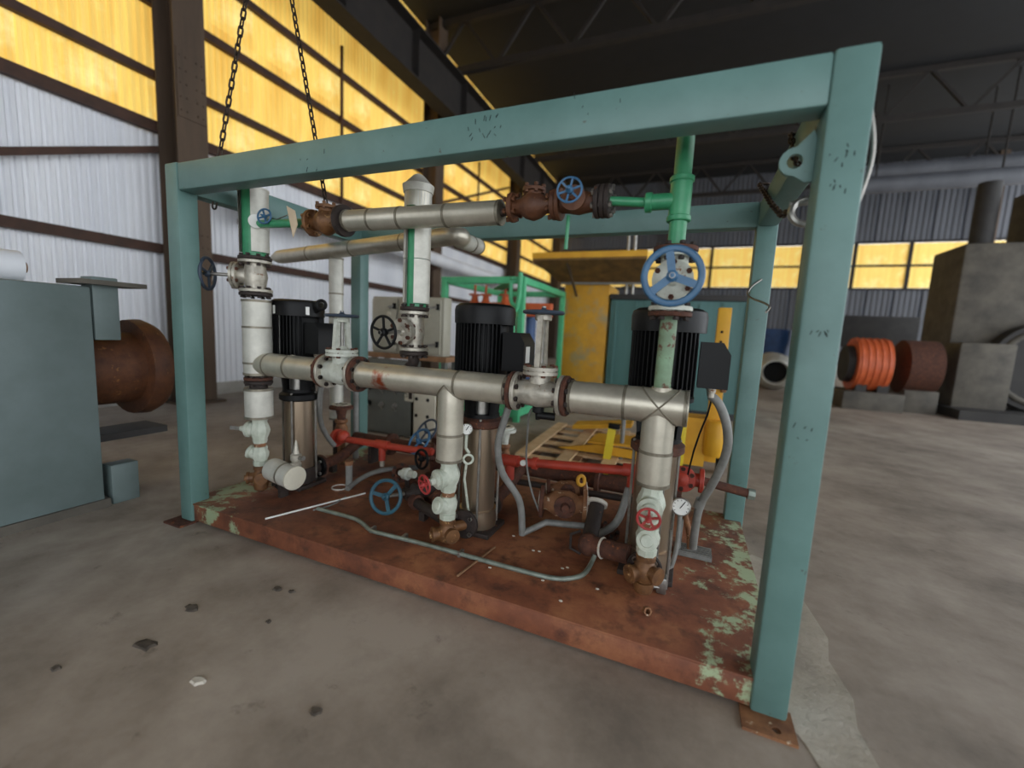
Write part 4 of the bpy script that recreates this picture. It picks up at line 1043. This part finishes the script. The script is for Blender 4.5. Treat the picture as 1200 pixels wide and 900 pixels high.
tmp = bpy.data.objects.new('tmp', fc); col.objects.link(tmp)
dg = bpy.context.evaluated_depsgraph_get(); me = bpy.data.meshes.new_from_object(tmp.evaluated_get(dg)); bpy.data.objects.remove(tmp)
lo = bpy.data.objects.new('lettering', me); col.objects.link(lo); me.materials.clear(); me.materials.append(MATS['black']); lo.parent = lp
lo.matrix_basis = Matrix.Translation(V((-.082, 2.527, .57))-ROOTLOC[t.name]) @ Matrix.Rotation(PI/2, 4, 'X') @ Matrix.Rotation(PI/2, 4, 'Z')
t = thing('perforated_plate', 'pale upright plate with punched holes beside the switch panel', 'plate', (.15, 2.55, 0))
MB().box((.15, 2.55, .38), (.34, .02, .76), .004).build('plate', 'cream', t)
for x, z in ((.06, .62), (.06, .5), (.22, .5), (.06, .3), (.22, .3)): MB().disc((x, 2.537, z), (0, 1, 0), .022, .006, 12).build('hole', 'hole', t)
# second skid: green frame with orange beam
t = thing('green_skid', 'bright green steel frame skid with orange pipework behind the pumps', 'frame', (.0, 5.2, 0))
gx0, gx1, gy0, gy1, gz = -.62, .69, 4.2, 6.3, 2.15
for x in (gx0, gx1):
    for y in (gy0, gy1): MB().box((x, y, gz/2), (.09, .09, gz), .006).build('post', 'green_bright', t)
for y in (gy0, gy1): MB().box(((gx0+gx1)/2, y, gz-.05), (gx1-gx0, .08, .1), .005).build('top_beam', 'green_bright', t)
for x in (gx0, gx1): MB().box((x, (gy0+gy1)/2, gz-.05), (.08, gy1-gy0, .1), .005).build('top_beam', 'green_bright', t)
MB().box(((gx0+gx1)/2, (gy0+gy1)/2, .12), (gx1-gx0, gy1-gy0, .12)).build('base', 'green_bright', t)
MB().bar((gx1-.08, gy0-.05, 2.12), (gx1-.62, gy0+.5, 2.02), .16, .02).build('gusset_plate', 'green_bright', t)
MB().tube([(gx1-.02, gy0-.05, 2.2), (gx1-.02, gy0-.08, 1.75), (gx1-.1, gy0-.06, 1.6), (gx1-.1, gy0-.06, 1.0)], .035, 10, smooth=1).build('pipe', 'green_bright', t)
MB().tube([(gx1-.16, gy0-.06, 2.05), (gx1-.16, gy0-.06, 1.78), (gx1-.06, gy0-.08, 1.72)], .03, 10, smooth=1).build('pipe', 'green_bright', t)
MB().box((.35, 5.0, 1.72), (1.1, .12, .22), .006).build('orange_beam', 'orange', t)
for x in (-.35, -.15, .2):
    MB().lathe((x, 4.7, 1.75), (0, 0, 1), [(0, .07), (.05, .09), (.08, .06), (.16, .05), (.17, .1), (.19, .1), (.2, .02), (.34, .02)], 14).build('orange_valve', 'orange', t)
MB().cyl((-.5, 4.7, 1.72), (.35, 4.7, 1.72), .05).build('header', 'brown_iron', t)
MB().cyl((.45, 5.2, .2), (.45, 5.2, 1.7), .11, n=18).build('blue_column', 'bluepaint', t)
for x in (.1, .75-.2): MB().cyl((x, 4.6, .2), (x, 4.6, 1.68), .06, n=14).build('white_pipe', 'alu_white', t)
MB().box((-.1, 5.4, .7), (.9, .8, 1.0), .02).build('equipment_box', 'cabinet', t)
# yellow hopper and canopy
t = thing('yellow_hopper', 'worn yellow panel machine with flared brown canopy', 'hopper', (1.35, 7.0, 0))
MB().box((1.09, 7.05, 1.16), (.86, 1.1, 2.32), .01).build('panel_body', 'yellow_worn', t)
mb = MB(); mb.add([(.6, 6.5, 2.32), (2.1, 6.5, 2.32), (2.25, 5.6, 2.62), (.30, 5.6, 2.62), (.6, 6.52, 2.38), (2.1, 6.52, 2.38), (2.25, 5.6, 2.68), (.30, 5.6, 2.68)], [(0,1,2,3), (4,7,6,5), (0,4,5,1), (1,5,6,2), (2,6,7,3), (3,7,4,0)])
mb.build('canopy', 'canopy', t)
MB().bar((.30, 5.585, 2.70), (2.25, 5.585, 2.70), .03, .1).build('canopy_edge', 'yellow', t)
MB().box((1.35, 6.45, 2.34), (1.5, .05, .06)).build('ledge', 'conduit', t)
MB().bar((.9, 5.7, 2.6), (.9, 6.5, 2.1), .04, .03).build('brace', 'column', t)
# container
t = thing('teal_container', 'faded teal steel container behind the skid-end pump', 'container', (2.75, 7.3, 0))
MB().box((2.75, 7.3, 1.06), (2.36, 1.6, 1.96), .01).build('body', 'container', t)
MB().box((2.75, 7.3, 2.09), (2.4, 1.68, .1), .008).build('top_rail', 'machine_dark', t)
MB().box((2.75, 7.3, .06), (2.4, 1.64, .12), .008).build('bottom_rail', 'machine_dark', t)
for k in range(7): MB().box((1.68+.36*k, 6.49, 1.08), (.04, .03, 1.86)).build('rib', 'container', t)
t = thing('chrome_post', 'pair of thin bright posts standing on the teal container', 'post', (1.85, 6.7, 2.14))
for x in (1.80, 1.92): MB().cyl((x, 6.7, 2.14), (x-.03, 6.7, 3.35), .025).build('post', 'steel', t)
MB().cyl((1.72, 6.7, 2.3), (1.98, 6.7, 2.3), .015).build('cross_bar', 'steel', t)
# pallet
pc = V(at_z(672, 512, .15))
pn = V(at_z(603, 532, .15)); pf = V(at_z(664, 488, .15))
pd = (pf-pn).normalized(); px = V((pd.y, -pd.x, 0))
LP = min((pf-pn).length, 1.7); WP = 1.15
t = thing('wooden_pallet', 'pale wooden pallet lying behind the red pipe', 'pallet', pn)
for k, o_ in enumerate((.05, .5, .98)):
    a = pn+px*(o_*WP); MB().bar(a+V((0, 0, -.075)), a+pd*LP+V((0, 0, -.075)), .09, .12, up=(0, 0, 1)).build('stringer', 'wood_dark', t)
for k in range(3):
    a = pn+px*(.06+k*.36)*WP; MB().bar(a+V((0, 0, .0)), a+pd*LP, .13, .022, up=(0, 0, 1)).build('top_board', 'wood', t)
for k in range(6):
    a = pn+pd*(.06+k*(LP-.12)/5); MB().bar(a+V((0, 0, -.02)), a+px*WP+V((0, 0, -.02)), .11, .02, up=(0, 0, 1)).build('deck_board', 'wood', t)
# yellow forks / steel pieces on the pallet
t = thing('yellow_bracket', 'bent yellow steel bracket lying on the wooden pallet', 'bracket', pn+px*.5+pd*.5)
q = pn+px*.35+pd*.35
mb = MB(); mb.prism([q+V((0, 0, .03)), q+px*.4+V((0, 0, .12)), q+px*.85+V((0, 0, .10)), q+px*.85+V((0, 0, .02)), q+px*.4+V((0, 0, .03))], pd*.04); mb.build('web', 'yellow', t)
mb = MB(); mb.prism([q+px*.3+V((0, 0, .12)), q+px*.85+V((0, 0, .14)), q+px*.85+pd*.35+V((0, 0, .16)), q+px*.35+pd*.35+V((0, 0, .14))], (0, 0, .02)); mb.build('flange', 'yellow', t)
t = thing('yellow_bracket', 'second yellow steel bracket at the far end of the wooden pallet', 'bracket', pn+px*.6+pd*1.3)
q = pn+px*.3+pd*1.25
mb = MB(); mb.prism([q+V((0, 0, .04)), q+px*.7+V((0, 0, .14)), q+px*.7+pd*.3+V((0, 0, .14)), q+pd*.3+V((0, 0, .04))], (0, 0, .05)); mb.build('web', 'yellow', t)
p = V(at_y(709, 540, 2.45)); t = thing('yellow_strap', 'bright yellow upright flat bar with black clip by the pallet', 'bar', (p.x, p.y, 0))
MB().bar((p.x, p.y, 0.0), (p.x+.04, p.y+.02, p.z+.32), .075, .02, up=(0, 1, 0)).build('bar', 'yellow_bright', t)
MB().box((p.x+.06, p.y+.02, p.z+.35), (.11, .05, .05), .008).build('clip', 'black', t)
p = V(at_y(729, 515, 2.6)); t = thing('steel_post', 'thin grey steel post standing by the yellow flat bar', 'post', (p.x, p.y, 0))
MB().cyl((p.x, p.y, 0), (p.x, p.y, .62), .022).build('post', 'conduit', t); MB().disc((p.x, p.y, .01), (0, 0, 1), .08, .02).build('base', 'conduit', t)
# yellow lift truck
t = thing('yellow_lift_truck', 'yellow hand lift truck with upright mast behind the frame post', 'lift truck', (3.2, 3.1, 0))
MB().box((3.30, 3.15, .9), (.12, .12, 1.58), .008).build('mast', 'yellow', t)
MB().box((3.12, 3.2, .98), (.12, .12, .62), .008).build('mast', 'cream', t) if False else None
MB().box((3.02, 3.0, .32), (.07, .05, .52), .005).build('fork_face', 'yellow_bright', t)
mb = MB(); mb.prism([(2.9, 3.06, .06), (3.25, 3.06, .06), (3.25, 3.06, .56), (3.06, 3.06, .56), (2.9, 3.06, .3)], (0, .3, 0)); mb.build('body', 'yellow', t)
MB().lathe((3.34, 3.05, .2), (0, 0, 1), [(0, .1), (.02, .11), (.33, .11), (.36, .09)], 18).build('drive_cover', 'yellow', t)
for x in (2.95, 3.4): MB().cyl((x-.03, 3.15, .08), (x+.03, 3.15, .08), .08, n=18).build('wheel', 'black', t)
for z in (1.35, 1.45, 1.05): MB().cyl((3.30, 3.08, z), (3.30, 3.09, z+.0), .012) .build('bolt_hole', 'hole', t) if False else MB().disc((3.29, 3.088, z), (0, 1, 0), .014, .006, 10).build('bolt_hole', 'hole', t)
MB().box((3.36, 3.08, 1.0), (.05, .08, .3), .01).build('hydraulic_block', 'rust_pale', t)
# white pipe end standing far behind
p = V(at_z(906, 458, 0)); t = thing('large_pipe', 'large white pipe length with dark open end beyond the frame', 'pipe', p)
R_ = .55
mb = MB(); mb.lathe((p.x, p.y, R_), (.1, 1, 0), [(.3, R_*.55), (.0, R_*.6), (.0, R_*.66), (.3, R_), (2.4, R_)], 28); mb.build('shell', 'alu_white', t)
MB().disc((p.x+.02, p.y+.2, R_), (.1, 1, 0), R_*.56, .02, 24).build('opening', 'hole', t)
t = thing('blue_drum', 'blue steel drum standing behind the large white pipe', 'drum', (p.x+.3, p.y+3.4, 0))
MB().lathe((p.x+.3, p.y+3.4, 0), (0, 0, 1), [(0, .6), (.05, .62), (.9, .62), (.92, .64), (.95, .62), (1.85, .62), (1.9, .6)], 24).build('shell', 'bluepaint', t)
# left foreground machine
xl = -.64
z1 = at_x(108, 336, xl).z; y1 = at_x(118, 500, xl).y
t = thing('teal_tank', 'large dull teal tank box standing beyond the side-handwheel end of the skid', 'tank', (xl-.6, y1-1.2, 0))
MB().box((xl-.6, y1-1.2, z1/2+.02), (1.2, 2.4, z1-.04), .015).build('body', 'tank', t)
MB().box((xl-.6, y1-1.2, .03), (1.24, 2.44, .06)).build('plinth', 'machine', t)
MB().box((xl-.08, y1+.08, z1-.14), (.14, .14, .42), .006).build('bracket', 'tank', t)
MB().box((xl-.08, y1+.10, z1+.03), (.3, .36, .03)).build('bracket_plate', 'machine', t)
MB().box((xl-.06, y1+.12, .14), (.12, .16, .28), .006).build('leg', 'tank', t)
nz = z1*.62
MB().lathe((xl-.34, y1-.01, nz), (0, 1, 0), [(0, .27), (.34, .27), (.34, .36), (.42, .37), (.48, .34), (.49, .2)], 30).build('nozzle', 'brown_iron', t)
MB().box((xl-.34, y1+.25, .44), (.3, .5, .05)).build('shade_slab', 'machine_dark', t)  # dark slab standing in for the shade below the nozzle
t = thing('white_roll', 'white wrapped roll lying on top of the teal tank', 'roll', (xl-.4, y1-1.2, z1))
MB().lathe((xl-.36, y1-.2, z1+.10), (0, -1, 0), [(0, .04), (0, .1), (2.0, .1), (2.0, .04)], 20).build('roll', 'sheet_white', t)
MB().cyl((xl-.36, y1-.17, z1+.10), (xl-.36, y1-2.25, z1+.10), .035).build('core', 'wood_dark', t)
# machines on the far right
t = thing('orange_motor', 'orange finned motor on a grey bed far across the hall', 'motor', (6.9, 10.6, 0))
MB().cyl((6.5, 10.6, 1.0), (7.12, 10.6, 1.0), .6, n=24).build('housing', 'orange', t)
MB().cyl((6.36, 10.6, 1.0), (6.5, 10.6, 1.0), .42, n=20).build('end_shield', 'machine_dark', t)
MB().box((6.85, 10.6, .2), (1.1, 1.1, .4), .02).build('bed', 'machine', t)
for x in (6.65, 7.05): MB().box((x, 10.6, .45), (.2, .8, .3)).build('foot', 'machine_dark', t)
for k in range(5): MB().torus((6.56+.12*k, 10.6, 1.0), (1, 0, 0), .6, .02, 24, 6).build('rib', 'orange', t)
t = thing('brown_drum', 'dark red-brown horizontal drum next to the orange motor', 'drum', (7.75, 10.8, 0))
MB().lathe((7.46, 10.8, 1.0), (1, 0, 0), [(0, .3), (.02, .6), (.6, .6), (.62, .3)], 24).build('shell', 'rust', t)
MB().box((7.78, 10.8, .25), (.6, .9, .5), .02).build('cradle', 'machine', t)
t = thing('grey_machine', 'bulky beige-grey machine with a big wheel far across the hall', 'machine', (9.6, 11, 0))
MB().box((9.75, 11.9, 1.9), (2.6, 1.4, 3.8), .05).build('housing', 'machine', t)
MB().box((8.85, 10.9, .8), (.9, .6, 1.6), .03).build('gear_case', 'machine', t)
MB().cyl((9.9, 11.05, 1.15), (9.9, 10.75, 1.15), .95, n=30).build('flywheel', 'machine_dark', t)
MB().torus((9.9, 10.75, 1.15), (0, 1, 0), .8, .06, 30, 8).build('flywheel_rim', 'machine', t)
MB().box((10.3, 11.8, 4.4), (1.4, 1.0, 1.2), .03).build('top_case', 'machine', t)
MB().cyl((8.9, 11.7, 3.8), (8.9, 11.7, 5.2), .2, n=16).build('stack', 'machine_dark', t)
MB().box((9.7, 11.0, .1), (2.9, 2.2, .2)).build('bed', 'machine_dark', t)
t = thing('dark_press', 'dark low press frame between the white pipe and the orange motor', 'press', (7.9, 15.6, 0))
MB().box((7.9, 15.6, 1.9), (3.0, .8, 1.0), .03).build('beam', 'machine_dark', t)
for x in (6.8, 9.0): MB().box((x, 15.6, .7), (.4, .7, 1.4), .02).build('leg', 'machine_dark', t)
t = thing('overhead_ducts', 'pale horizontal ducts hung below the roof far across the hall', 'duct', (12, 16, 6))
for z, y in ((6.6, 16), (7.3, 17)): MB().cyl((6.5, y, z), (15.8, y, z), .25, n=18).build('duct', 'sheet_grey', t)
for x in (8, 11, 14):
    MB().cyl((x, 16, 6.8), (x, 16, ZR), .025).build('hanger', 'girder', t); MB().cyl((x, 17, 7.5), (x, 17, ZR), .025).build('hanger', 'girder', t)
